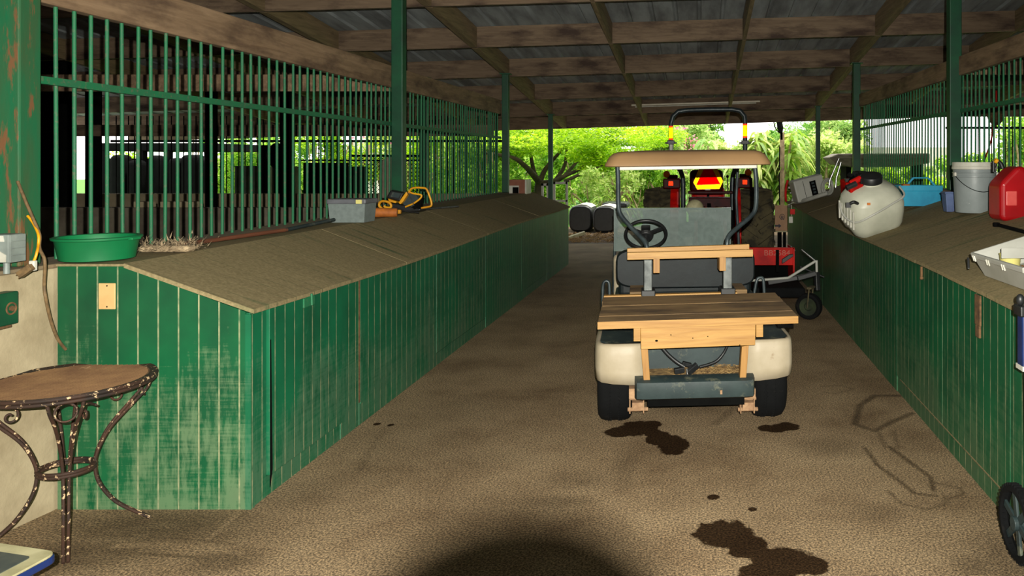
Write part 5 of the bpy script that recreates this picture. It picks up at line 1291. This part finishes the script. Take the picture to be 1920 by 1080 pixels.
MB(T).box(a.x,b.x,3.17,3.23,b.z,a.z).build('blue_upright', 'navy', T, bevel=.008)
MB(T).box(a.x-.012,b.x,3.16,3.24,P(0,592,3.2).z,P(0,572,3.2).z).build('clamp_block', 'black', T, bevel=.006)
MB(T).ball(P(1913,562,3.2), .017, 14, sc=(1,1,1.4)).build('release_knob', 'black', T, smooth=60)
MB(T).box(a.x-.002,b.x,3.165,3.235,P(0,690,3.2).z-.006,P(0,684,3.2).z).build('end_cap', 'white', T)
MB(T).tube([(b.x-.01,3.2,P(0,690,3.2).z),(c.x+.05,3.22,R)], .012).build('axle_stay', 'black', T, smooth=50)
# ================================================================ things beyond the shed
def block(name, label, cat, x0,x1,y0,y1,Y,dep,mat,bev=.02,group=None,seg=2,z0=None):
    a, b = P(x0,y0,Y), P(x1,y1,Y)
    if z0 is not None: b.z = z0
    o = MB(loc=((a.x+b.x)/2,Y,b.z)).box(a.x,b.x,Y,Y+dep,b.z,a.z).build(name, mat, bevel=bev, seg=seg); return tag(o, label, cat, group)
# black wrapped bales
def bale(x0, x1, y0, y1, Y, label):
    a, b = P(x0,y0,Y), P(x1,y1,Y); cx, hw, h = (a.x+b.x)/2, (b.x-a.x)/2, a.z+.015
    T = thing('wrapped_bale', label, 'bale', (cx,Y,-.015))
    prof = [(cx+hw*math.copysign(abs(math.cos(t))**.6, math.cos(t)), -.015+h*.5+h*.5*math.copysign(abs(math.sin(t))**.62, math.sin(t))) for t in [2*PI*k/36 for k in range(36)]]
    MB(T).prism(prof, lambda u,v,t:(u,t,v), Y, Y+1.1).build('black_wrap', 'black', T, bevel=.05, seg=3, smooth=50)
    top = [(cx-hw*.75,h*.93),(cx-hw*.4,h*.99),(cx,h*1.03),(cx+hw*.5,h*1.0),(cx+hw*.9,h*.9),(cx+hw*.5,h*.9),(cx-hw*.4,h*.9)]
    MB(T).prism(top, lambda u,v,t:(u,t,v), Y+.12, Y+1.0).build('white_top_sheet', 'white', T, bevel=.01)
bale(1066,1110,386,428,18.6,'black wrapped bale with a white top, left one beside the bin end')
bale(1111,1156,388,430,18.4,'black wrapped bale with a white top, right one by the cart windshield')
block('black_sheet', 'black sheeting heap behind the wrapped bales', 'sheeting', 1128,1176,380,392,19.6,.8,'black',.06)
# debris on the dirt
rnd = random.Random(11); m = MB(loc=(-3,16.8,-.015))
for k in range(700):
    x = rnd.uniform(-3.9,-1.6); y = rnd.uniform(15.95,17.9); l = rnd.uniform(.02,.1)
    m.box(-l,l,-.008,.008,-.004,.004, rot=euler(rnd.uniform(-.3,.3),rnd.uniform(-.3,.3),rnd.uniform(0,PI)), at=(x,y,.0+rnd.random()*.05))
tag(m.build('straw_heap', 'hay'), 'loose straw and twigs on the dirt just past the concrete', 'straw', kind='stuff')
p = P(1085,430,17.0); o = MB(loc=(p.x,17,0)).box(-.35,.2,-.08,.08,0,.06, euler(0,-.3,.3), (p.x-.05,17,.02)).build('broken_board', 'creamrim'); tag(o, 'pale broken board on the straw beside the bin end', 'board')
# white crib-like frame
def frame(x0, x1, y0, y1, Y, label):
    a, b = P(x0,y0,Y), P(x1,y1,Y)
    T = thing('white_frame', label, 'stand', ((a.x+b.x)/2,Y,-.015))
    for xx in (a.x, b.x-.04): MB(T).box(xx,xx+.045,Y,Y+.04,-.015,a.z).build('upright', 'white', T)
    MB(T).box(a.x,b.x,Y,Y+.04,a.z-.05,a.z).build('top_rail', 'white', T)
    MB(T).box(a.x,b.x,Y,Y+.04,P(0,375,Y).z-.04,P(0,375,Y).z).build('lower_rail', 'white', T)
frame(1015,1028,344,384,17.0,'narrow white wooden stand left of the slim post beyond the left bin')
frame(1037,1064,341,384,17.0,'wider white wooden stand right of the slim post beyond the left bin')
# sign with arrow
a, b = P(1453,385,14.2), P(1477,433,14.2)
T = thing('sign_board', 'tan sign board with scrawled letters and a blue arrow beyond the tractor', 'sign', ((a.x+b.x)/2,14.2,0))
MB(T).box(a.x,b.x,14.2,14.23,b.z,a.z).build('board', 'signtan', T, bevel=.003)
c = P(1458.5,424,14.19)
MB(T).prism([XZ(x,y,14.19) for x,y in ((1452.5,422),(1460,422),(1460,419.5),(1465,423.5),(1460,428),(1460,425),(1452.5,425))], lambda u,v,t:(u,t,v), 14.192, 14.2).build('arrow', 'graphics', T)
text('R', 'scrawl', 'graphics', T, .11, (P(1467,409,14.19).x, 14.196, P(0,409,14.19).z)); MB(T).torus(P(1466.5,406.5,14.195), .045, .004, Matrix.Rotation(PI/2,3,'X'), 24, 6).build('scrawl_ring', 'graphics', T)
MB(T).box(a.x,b.x,14.19,14.24,b.z-.02,b.z).build('bottom_rail', 'creamrim', T)
MB(T).box(a.x+.05,a.x+.12,14.2,14.26,-.0,b.z).box(b.x-.08,b.x-.03,14.2,14.26,0,b.z).build('sign_legs', 'dark', T)
# old pole with hook
Yp = 20.5
T = thing('wooden_pole', 'weathered wooden pole with an iron hook on top beyond the tractor', 'pole', P(1467,420,Yp))
x = P(1467,0,Yp).x; MB(T).box(x-.055,x+.055,Yp,Yp+.11,-.02,P(0,248,Yp).z).build('pole_shaft', 'barkpale', T, bevel=.012)
MB(T).tube(smoothpath([P(1463,250,Yp),P(1458,246,Yp),P(1453,238,Yp),P(1451,228,Yp),P(1453,222,Yp)]), .014).build('iron_hook', 'dark', T, smooth=60)
MB(T).tube([P(1464,248,Yp),P(1463,240,Yp),P(1461,226,Yp)], [.05,.08,.07], 10).box(P(1466,0,Yp).x-.04,P(1466,0,Yp).x+.02,Yp,Yp+.08,P(0,262,Yp).z,P(0,226,Yp).z).build('pole_cap', 'dark', T)
MB(T).tube([P(1462,275,Yp-.02),P(1461,330,Yp-.02),P(1462,384,Yp-.02)], .015).build('chain', 'dark', T)
# old boat-like wooden trough
T = thing('old_trough', 'long weathered grey planked trough on stands beyond the right barred fence', 'trough', P(1650,320,19))
a, b = P(1560,289,19), P(1742,309,19)
MB(T).add([P(1555,295,19),P(1572,288,19),P(1744,287,19),P(1744,306,19),P(1700,313,19),P(1600,314,19),P(1568,308,19)]+[v+Vector((0,1.1,0)) for v in (P(1555,295,19),P(1572,288,19),P(1744,287,19),P(1744,306,19),P(1700,313,19),P(1600,314,19),P(1568,308,19))], [tuple(range(6,-1,-1)), tuple(range(7,14))]+[(i,(i+1)%7,7+(i+1)%7,7+i) for i in range(7)]).build('hull', 'greywood', T, bevel=.03)
MB(T).box(a.x+.0,b.x,18.97,19.0,P(0,297,19).z,P(0,294,19).z).build('rub_rail', 'greywood', T)
for px_ in (1590,1725): x = P(px_,0,19.3).x; MB(T).box(x-.06,x+.06,19.2,20,-.03,P(0,306,19.3).z).build('stand', 'dark', T)
# white goal-like pipe frame far right
T = thing('pipe_goal', 'white pipe frame with a blue end standing in the far field, right edge', 'pipe frame', P(1890,330,30))
MB(T).tube([(P(1866,0,30).x,30,-.03),P(1866,278,30),P(1905,278,30),(P(1905,0,30).x,30,-.03)], .05).build('pipe', 'white', T, smooth=40)
MB(T).tube([P(1904,279,29.9),P(1904,296,29.9)], .08).build('blue_sleeve', 'blue', T, smooth=40)
# hanging basket/tack behind right bars
T = thing('hanging_tack', 'dark bundle of tack hanging from the eave behind the right bars', 'tack', P(1871,215,12.2))
Q = lambda x, y: P(x, y, 12.2)
MB(T).tube(smoothpath([Q(1868,205),Q(1866,216),Q(1870,228),Q(1872,234)]), [.05,.07,.1,.11,.12,.13,.13,.12,.12,.12,.11,.1,.09,.08,.06,.05,.04,.03,.02][:19], 10).tube(smoothpath([Q(1860,200),Q(1860,225),Q(1866,238)]), .03).build('leather_bundle', 'rustbrown', T, smooth=60)
MB(T).tube(smoothpath([Q(1862,236),Q(1858,265),Q(1846,300),Q(1842,320)]), .012).tube([Q(1868,170),Q(1868,206)], .01).build('dangling_strap', 'red', T, smooth=60)
# stall contents, left
def slab(): 
    Y = 8.9
    pts = [(709,372),(709,330),(714,302),(722,295),(736,293),(742,372)]
    o = MB(loc=P(725,372,Y)).prism([XZ(x,y,Y) for x,y in pts], lambda u,v,t:(u,t,v), Y, Y+.12).build('concrete_slab', 'block', bevel=.02); o2 = o
    tag(o, 'grey arched concrete slab standing behind the bars next to the second post', 'slab')
slab()
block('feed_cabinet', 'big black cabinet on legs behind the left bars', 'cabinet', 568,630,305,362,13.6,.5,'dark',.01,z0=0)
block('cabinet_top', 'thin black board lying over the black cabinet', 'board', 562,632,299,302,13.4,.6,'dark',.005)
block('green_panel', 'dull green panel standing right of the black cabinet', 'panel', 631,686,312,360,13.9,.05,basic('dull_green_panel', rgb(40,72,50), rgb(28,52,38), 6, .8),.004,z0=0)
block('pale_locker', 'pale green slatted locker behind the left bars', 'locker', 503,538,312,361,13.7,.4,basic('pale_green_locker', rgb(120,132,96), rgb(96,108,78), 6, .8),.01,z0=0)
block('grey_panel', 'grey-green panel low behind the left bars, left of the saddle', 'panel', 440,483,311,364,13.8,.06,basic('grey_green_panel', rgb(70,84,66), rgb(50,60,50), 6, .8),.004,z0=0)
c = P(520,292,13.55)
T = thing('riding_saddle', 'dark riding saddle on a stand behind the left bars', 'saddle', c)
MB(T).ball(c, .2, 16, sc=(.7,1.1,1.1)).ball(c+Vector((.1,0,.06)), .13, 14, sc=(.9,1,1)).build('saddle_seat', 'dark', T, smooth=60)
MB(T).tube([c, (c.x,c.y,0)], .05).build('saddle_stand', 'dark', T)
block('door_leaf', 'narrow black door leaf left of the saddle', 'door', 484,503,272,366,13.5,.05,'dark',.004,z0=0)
# chain link gate frame
T = thing('wire_gate', 'wire mesh gate with a dark tube frame behind the second post', 'gate', P(722,360,15.4))
a, b = P(656,292,15.4), P(798,368,15.4)
MB(T).tube([(a.x,15.4,b.z),(a.x,15.4,a.z),(b.x,15.4,a.z),(b.x,15.4,b.z)], .025, 8).tube([(a.x,15.4,a.z-.09),(b.x,15.4,a.z-.09)], .015).build('gate_frame', 'dark', T)
m = MB(T); k = a.x-(a.z-b.z)
while k < b.x:
    for s in (1, -1):
        x0 = k if s > 0 else k+(a.z-b.z); x1 = x0+s*(a.z-b.z); z0, z1 = b.z, a.z
        ta = 0; 
        pts = [(x0+(x1-x0)*j/8, z0+(z1-z0)*j/8) for j in range(9)]
        pts = [p_ for p_ in pts if a.x <= p_[0] <= b.x]
        if len(pts) > 1: m.tube([(pts[0][0],15.41,pts[0][1]),(pts[-1][0],15.41,pts[-1][1])], .005, 4)
    k += .075
m.build('wire_mesh', 'dark', T)
# dark open machinery shed seen through the stall, its shade put into the colour
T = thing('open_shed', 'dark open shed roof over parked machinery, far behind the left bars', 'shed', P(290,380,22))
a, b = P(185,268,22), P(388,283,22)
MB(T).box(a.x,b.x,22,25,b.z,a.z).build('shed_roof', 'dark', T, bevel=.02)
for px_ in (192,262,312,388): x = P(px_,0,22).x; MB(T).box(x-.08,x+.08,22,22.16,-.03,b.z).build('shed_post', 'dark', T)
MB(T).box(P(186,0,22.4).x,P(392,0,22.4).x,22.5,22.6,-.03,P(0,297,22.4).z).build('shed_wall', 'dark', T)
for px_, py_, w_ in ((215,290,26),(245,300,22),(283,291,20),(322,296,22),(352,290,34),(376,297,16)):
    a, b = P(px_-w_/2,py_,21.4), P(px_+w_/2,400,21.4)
    o = MB(loc=((a.x+b.x)/2,21.6,-.02)).box(a.x,b.x,21.4,21.9,-.02,a.z).build('machine_hulk', 'dark', bevel=.14, seg=4)  # near-black colour holds the shade of these silhouettes
    tag(o, 'machine shape with its shade painted near-black under the open shed, beyond the left bars', 'machine', 'parked machines in the dark shed')
# stacked blocks in the stall
for k, (x0, x1) in enumerate(((250,280),(300,330),(335,368))):
    block('white_block', ['pale block low behind the left bars, leftmost of three','pale block low behind the left bars, middle of three','pale block low behind the left bars, rightmost of three'][k], 'block', x0,x1,378,391,9.46,.12,'concwall',.006,z0=1.07)

# ================================================================ plants
def rndrot(n, rs, flat=0.0):
    a = rs.uniform(0, 2*np.pi, n); e = rs.normal(0, .6*(1-flat), n); return a, e
def leafmesh(name, mat, pts, size, rs, parent=None, flat=0., aspect=.45, droop=.2, loc=(0,0,0)):
    n = len(pts); a, e = rndrot(n, rs, flat); L_ = size*rs.uniform(.6, 1.3, n)
    d = np.stack([np.cos(a)*np.cos(e), np.sin(a)*np.cos(e), np.sin(e)-droop], 1)
    d /= np.linalg.norm(d, axis=1)[:, None]
    up = np.tile([0,0,1.], (n,1))+rs.normal(0,.5,(n,3)); s = np.cross(d, up); s /= np.linalg.norm(s, axis=1)[:, None]+1e-9
    s *= (L_*aspect/2)[:, None]; D = d*L_[:, None]
    v = np.empty((n,4,3)); v[:,0] = pts; v[:,1] = pts+D*.5+s; v[:,2] = pts+D; v[:,3] = pts+D*.5-s
    v = v.reshape(-1,3)-np.array(loc)
    me = bpy.data.meshes.new(name); me.vertices.add(4*n); me.vertices.foreach_set('co', v.ravel())
    me.loops.add(4*n); me.loops.foreach_set('vertex_index', np.arange(4*n)); me.polygons.add(n)
    me.polygons.foreach_set('loop_start', np.arange(n)*4); me.polygons.foreach_set('loop_total', np.full(n,4)); me.update(calc_edges=True)
    me.materials.append(M[mat]); o = bpy.data.objects.new(name, me); COL.objects.link(o)
    if parent is not None: o.parent = parent
    return o
def cloud(rs, c, r, n, shell=.55):
    u = rs.normal(0,1,(n,3)); u /= np.linalg.norm(u, axis=1)[:, None]; k = rs.uniform(shell, 1, n)**.7
    return np.array(c)+u*k[:, None]*np.array(r)
def tree(label, base, clusters, mat, leaf, trunk, seed, cat='tree', bark='bark', flat=0., aspect=.45, name='garden_tree', group=None):
    rs = np.random.RandomState(seed); T = thing(name, label, cat, base, 0, group)
    b = Vector(base)
    m = MB(T)
    for pts, r0, r1 in trunk:
        q = smoothpath([Vector(p) for p in pts], 4); n = len(q)
        m.tube(q, [r0+(r1-r0)*i/(n-1) for i in range(n)], 8)
    if trunk: m.build('trunk', bark, T, smooth=60)
    P_ = [cloud(rs, c, r, n) for c, r, n in clusters]
    leafmesh('foliage', mat, np.concatenate(P_), leaf, rs, T, flat, aspect, loc=base)
    return T
def at(px, py, Y): return tuple(P(px, py, Y))
# spreading feathery tree, centre left
Yt = 24
base = (P(1010,0,Yt).x, Yt, -.03)
tr = [([base, at(1008,380,Yt), at(1012,340,Yt)], .17, .13),
      ([at(1012,342,Yt), at(1000,328,Yt-.5), at(985,312,Yt-1), at(960,295,Yt-1.5), at(900,285,Yt-1.5)], .11, .04),
      ([at(1012,342,Yt), at(1002,325,Yt), at(995,290,Yt), at(990,262,Yt)], .09, .03),
      ([at(1012,342,Yt), at(1020,322,Yt), at(1032,305,Yt), at(1050,285,Yt), at(1070,262,Yt)], .09, .03),
      ([at(1012,345,Yt), at(1040,340,Yt-.5), at(1058,330,Yt-1), at(1085,318,Yt-1), at(1110,300,Yt-1)], .1, .03),
      ([at(1040,340,Yt-.5), at(1058,312,Yt), at(1062,280,Yt), at(1060,255,Yt)], .07, .02),
      ([at(1058,330,Yt-1), at(1080,305,Yt), at(1100,275,Yt), at(1120,250,Yt)], .06, .02),
      ([at(1060,340,Yt-1), at(1085,328,Yt-1.5), at(1100,322,Yt-1.5), at(1130,310,Yt-1.5)], .06, .02)]
cl = []
rr = random.Random(21)
for k in range(46):
    px_ = rr.uniform(870,1240); t = abs((px_-1050)/190)
    py_ = rr.uniform(205, 268+22*(1-t)); Yk = Yt+rr.uniform(-2.5,2.5)
    if 985 < px_ < 1075 and py_ > 262 and rr.random() < .5: py_ -= 25
    cl.append((at(px_,py_,Yk), (rr.uniform(.7,1.2), rr.uniform(.7,1.2), rr.uniform(.16,.3)), 800))
for k in range(16):
    cl.append((at(rr.choice((rr.uniform(1090,1215), rr.uniform(880,965))), rr.uniform(262,296), Yt+rr.uniform(-1,1)), (.6,.6,.14), 420))
for k in range(9):
    cl.append((at(rr.uniform(1085,1150), rr.uniform(275,318), Yt-1.2), (.5,.5,.18), 420))
tree('wide spreading tree with feathery yellow-green leaves beyond the left bin', base, cl, 'leaf_y', .13, tr, 1, flat=.5, aspect=.3)
# twiggy shrub at its foot, right
def thicket(label, px0, px1, py0, py1, Y, dep, mat, leaf, n, seed, name='garden_shrub', twigs=14, cat='shrub', aspect=.5, flat=0, group=None):
    rs = np.random.RandomState(seed); rr = random.Random(seed)
    a, b = P(px0,py0,Y), P(px1,py1,Y); base = ((a.x+b.x)/2, Y+dep/2, -.03)
    T = thing(name, label, cat, base, 0, group); m = MB(T)
    for k in range(twigs):
        x = rr.uniform(a.x,b.x); x2 = x+rr.uniform(-.5,.5); y = Y+rr.uniform(.1,dep)
        zt_ = max(.2, b.z+rr.uniform(.4,.9)*(a.z-b.z))
        m.tube(smoothpath([(x,y,-.03),((x+x2)/2+rr.uniform(-.2,.2),y,zt_*.5),(x2,y+rr.uniform(-.2,.2),zt_)], 3), rr.uniform(.012,.035), 6)
    m.build('stems', 'barkpale', T, smooth=60)
    pts = []; K = max(4, n//260)
    for k in range(K):
        c = (rr.uniform(a.x,b.x), Y+rr.uniform(0,dep), max(b.z,0)+rr.random()**.8*(a.z-max(b.z,0)))
        e = rr.uniform(.25,.5)*min(1.0, (a.z-max(b.z,0))*.5+.2)
        pts.append(cloud(rs, c, (e*1.3,e,e), n//K, .3))
    pts = np.concatenate(pts); pts[:,2] = np.maximum(pts[:,2], .0)
    leafmesh('foliage', mat, pts, leaf, rs, T, flat, aspect, loc=base)
    return T
thicket('pale twiggy shrub with bare stems behind the wrapped bales', 1090,1200,318,400,21.5,1.2,'leaf_p',.12,4200,31,twigs=26)
thicket('bright green leafy shrub seen through the cart windshield opening', 1168,1260,318,392,22.5,1.3,'leaf_m',.12,7000,32)
thicket('low pale green hedge plants far behind the tractor seat', 1270,1385,318,352,29,1.2,'leaf_p',.14,5000,33)
thicket('leafy shrub left of the tractor roll bar, under the flowering tree', 1200,1262,250,340,26,1.5,'leaf_f',.14,6500,34)
thicket('green shrub below the spreading tree, behind the white frames', 950,1080,335,385,26.5,1.5,'leaf_m',.13,7000,35)
thicket('dense green hedge behind the spreading tree', 930,1150,262,372,31,1.5,'leaf_m',.18,10000,36)
thicket('yellow-green bush glowing through the left bars near the third post', 800,945,245,360,22,2,'leaf_m',.13,13000,37)
thicket('yellow-green bush glowing through the left bars beside the second post', 755,820,250,360,23.5,1.6,'leaf_y',.13,7000,38)
thicket('tall pale bush behind the middle of the left bars', 690,780,250,330,27,1.6,'leaf_p',.15,5000,39)
thicket('thin bush of bamboo-like stems behind the black cabinet', 560,690,248,330,26,1.6,'leaf_y',.13,4200,40,twigs=34)
thicket('bush behind the saddle in the left stall view', 400,540,262,360,27,1.6,'leaf_m',.15,7000,41)
thicket('bush between the shed posts far left', 180,330,295,372,27,1.6,'leaf_y',.15,5000,42)
thicket('sparse high foliage over the saddle, against the sky', 330,560,240,275,28,1.6,'leaf_m',.15,2600,43,twigs=10)
# right side
thicket('dense pale yellow-green shrub right of the slim eave post', 1540,1615,262,362,21.5,1.5,'leaf_p',.13,10000,51)
thicket('blue-green feathery tree behind the wooden pole', 1468,1570,236,345,25,1.6,'leaf_d',.1,13000,52,aspect=.35)
thicket('light green tree top above the pale shrub, right of the slim eave post', 1555,1618,228,290,24,1.5,'leaf_f',.13,6500,53)
thicket('leafy hedge low behind the right bars', 1612,1780,322,372,23,1.4,'leaf_y',.13,10000,54)
thicket('green field hedge behind the bucket', 1780,1960,300,352,34,2,'leaf_m',.2,9000,55)
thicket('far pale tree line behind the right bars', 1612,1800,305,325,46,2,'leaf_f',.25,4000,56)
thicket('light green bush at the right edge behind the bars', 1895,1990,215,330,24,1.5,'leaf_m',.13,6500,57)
thicket('blossoming hazy tree left of the sky gap', 1215,1335,226,300,33,2,'leaf_f',.18,8000,58)
thicket('far green tree against the sky gap', 1290,1345,222,275,44,2,'leaf_d',.2,6000,59)
thicket('lawn edge planting far behind the tractor', 1330,1430,270,330,36,2,'leaf_p',.2,7000,60)
# pink blossoms
rs = np.random.RandomState(77)
pts = np.concatenate([cloud(rs, at(px_,py_,Y), (.5,.3,.3), 40) for px_,py_,Y in ((1270,250,31),(1290,262,31),(1245,243,31),(1300,275,31),(770,252,25),(790,258,25),(760,262,25),(660,250,26))])
o = leafmesh('blossoms', 'flower', pts, .12, rs, None, 0, .9); tag(o, 'small pink blossoms scattered on the hazy trees', 'blossom', kind='stuff')
# strap-leaf plants (dracaena clump)
def strap(label, px_, Y, py_top, spread, n, seed, mat='leaf_s', Lm=.7, wid=.06, name='strap_plant', group=None):
    rr = random.Random(seed); base = (P(px_,0,Y).x, Y, -.03); T = thing(name, label, 'plant', base, 0, group)
    zt = P(0,py_top,Y).z; m = MB(T); lf = MB(T)
    heads = []
    for k in range(max(3, n//26)):
        x = base[0]+rr.uniform(-spread,spread); y = Y+rr.uniform(-.5,.5); z = rr.uniform(.35,1)*zt
        m.tube(smoothpath([(base[0]+rr.uniform(-.2,.2),Y,-.03),((base[0]+x)/2,y,z*.5),(x,y,z)],3), .03, 6); heads.append((x,y,z))
    m.build('canes', 'barkpale', T, smooth=60)
    for k in range(n):
        hx, hy, hz = rr.choice(heads); a = rr.uniform(0,2*PI); l = Lm*rr.uniform(.6,1.2); e = rr.uniform(.1,1.2)
        d = Vector((math.cos(a),math.sin(a),0)); s = Vector((-d.y,d.x,0))*wid*rr.uniform(.7,1.2)
        p0 = Vector((hx,hy,hz+rr.uniform(-.5,.1))); pts = []
        for j in range(6):
            t = j/5; pts.append(p0+d*(l*t*math.cos(e*.6))+Vector((0,0,l*(math.sin(e)*t-1.15*t*t))))
        vs = []; wds = (.5,.9,1,.85,.5,.05)
        for p_, w_ in zip(pts, wds): vs += [p_-s*w_*.5, p_+s*w_*.5]
        lf.add(vs, [(2*j,2*j+1,2*j+3,2*j+2) for j in range(5)])
    lf.build('strap_leaves', mat, T, recalc=False, smooth=60)
    return T
strap('tall clump of drooping cream-striped strap leaves right of the tractor roll bar', 1425, 21.8, 228, 1.0, 420, 61, Lm=.8, wid=.13)
strap('second clump of drooping strap leaves left of the wooden pole', 1448, 21.2, 262, .55, 240, 62, Lm=.8, wid=.13)
strap('low strap-leaved clump behind the pole and the pipe fittings', 1484, 22.2, 330, .5, 120, 63, Lm=.6)
strap('spiky pale plants in the undergrowth right of the spreading tree', 1130, 20.8, 350, .9, 90, 64, Lm=.5, wid=.05)
strap('fan palm tops at the foot of the sky gap', 1335, 30, 262, .9, 90, 65, 'leaf_f', Lm=1.2, wid=.12)
# distant enclosing greenery and pale building
def backdrop(label, px0, px1, py0, Y, mat, n, seed, leaf=.35):
    rs = np.random.RandomState(seed); a, b = P(px0,py0,Y), P(px1,py0,Y)
    x = rs.uniform(a.x,b.x,n); ht = a.z*(.8+.25*np.sin(x*.7+seed)+.12*np.sin(x*2.3)); z = rs.uniform(0,1,n)*ht; y = Y+rs.normal(0,.6,n)
    base = ((a.x+b.x)/2, Y, -.03); T = thing('distant_hedge', label, 'hedge', base)
    leafmesh('foliage', mat, np.stack([x,y,z],1), leaf, rs, T, 0, .6, loc=base); m = MB(T)
    for k in range(12): xx = a.x+(b.x-a.x)*(k+.5)/12; m.tube([(xx,Y,-.03),(xx,Y,a.z*.5)], .08, 6)
    m.build('trunks', 'bark', T); return T
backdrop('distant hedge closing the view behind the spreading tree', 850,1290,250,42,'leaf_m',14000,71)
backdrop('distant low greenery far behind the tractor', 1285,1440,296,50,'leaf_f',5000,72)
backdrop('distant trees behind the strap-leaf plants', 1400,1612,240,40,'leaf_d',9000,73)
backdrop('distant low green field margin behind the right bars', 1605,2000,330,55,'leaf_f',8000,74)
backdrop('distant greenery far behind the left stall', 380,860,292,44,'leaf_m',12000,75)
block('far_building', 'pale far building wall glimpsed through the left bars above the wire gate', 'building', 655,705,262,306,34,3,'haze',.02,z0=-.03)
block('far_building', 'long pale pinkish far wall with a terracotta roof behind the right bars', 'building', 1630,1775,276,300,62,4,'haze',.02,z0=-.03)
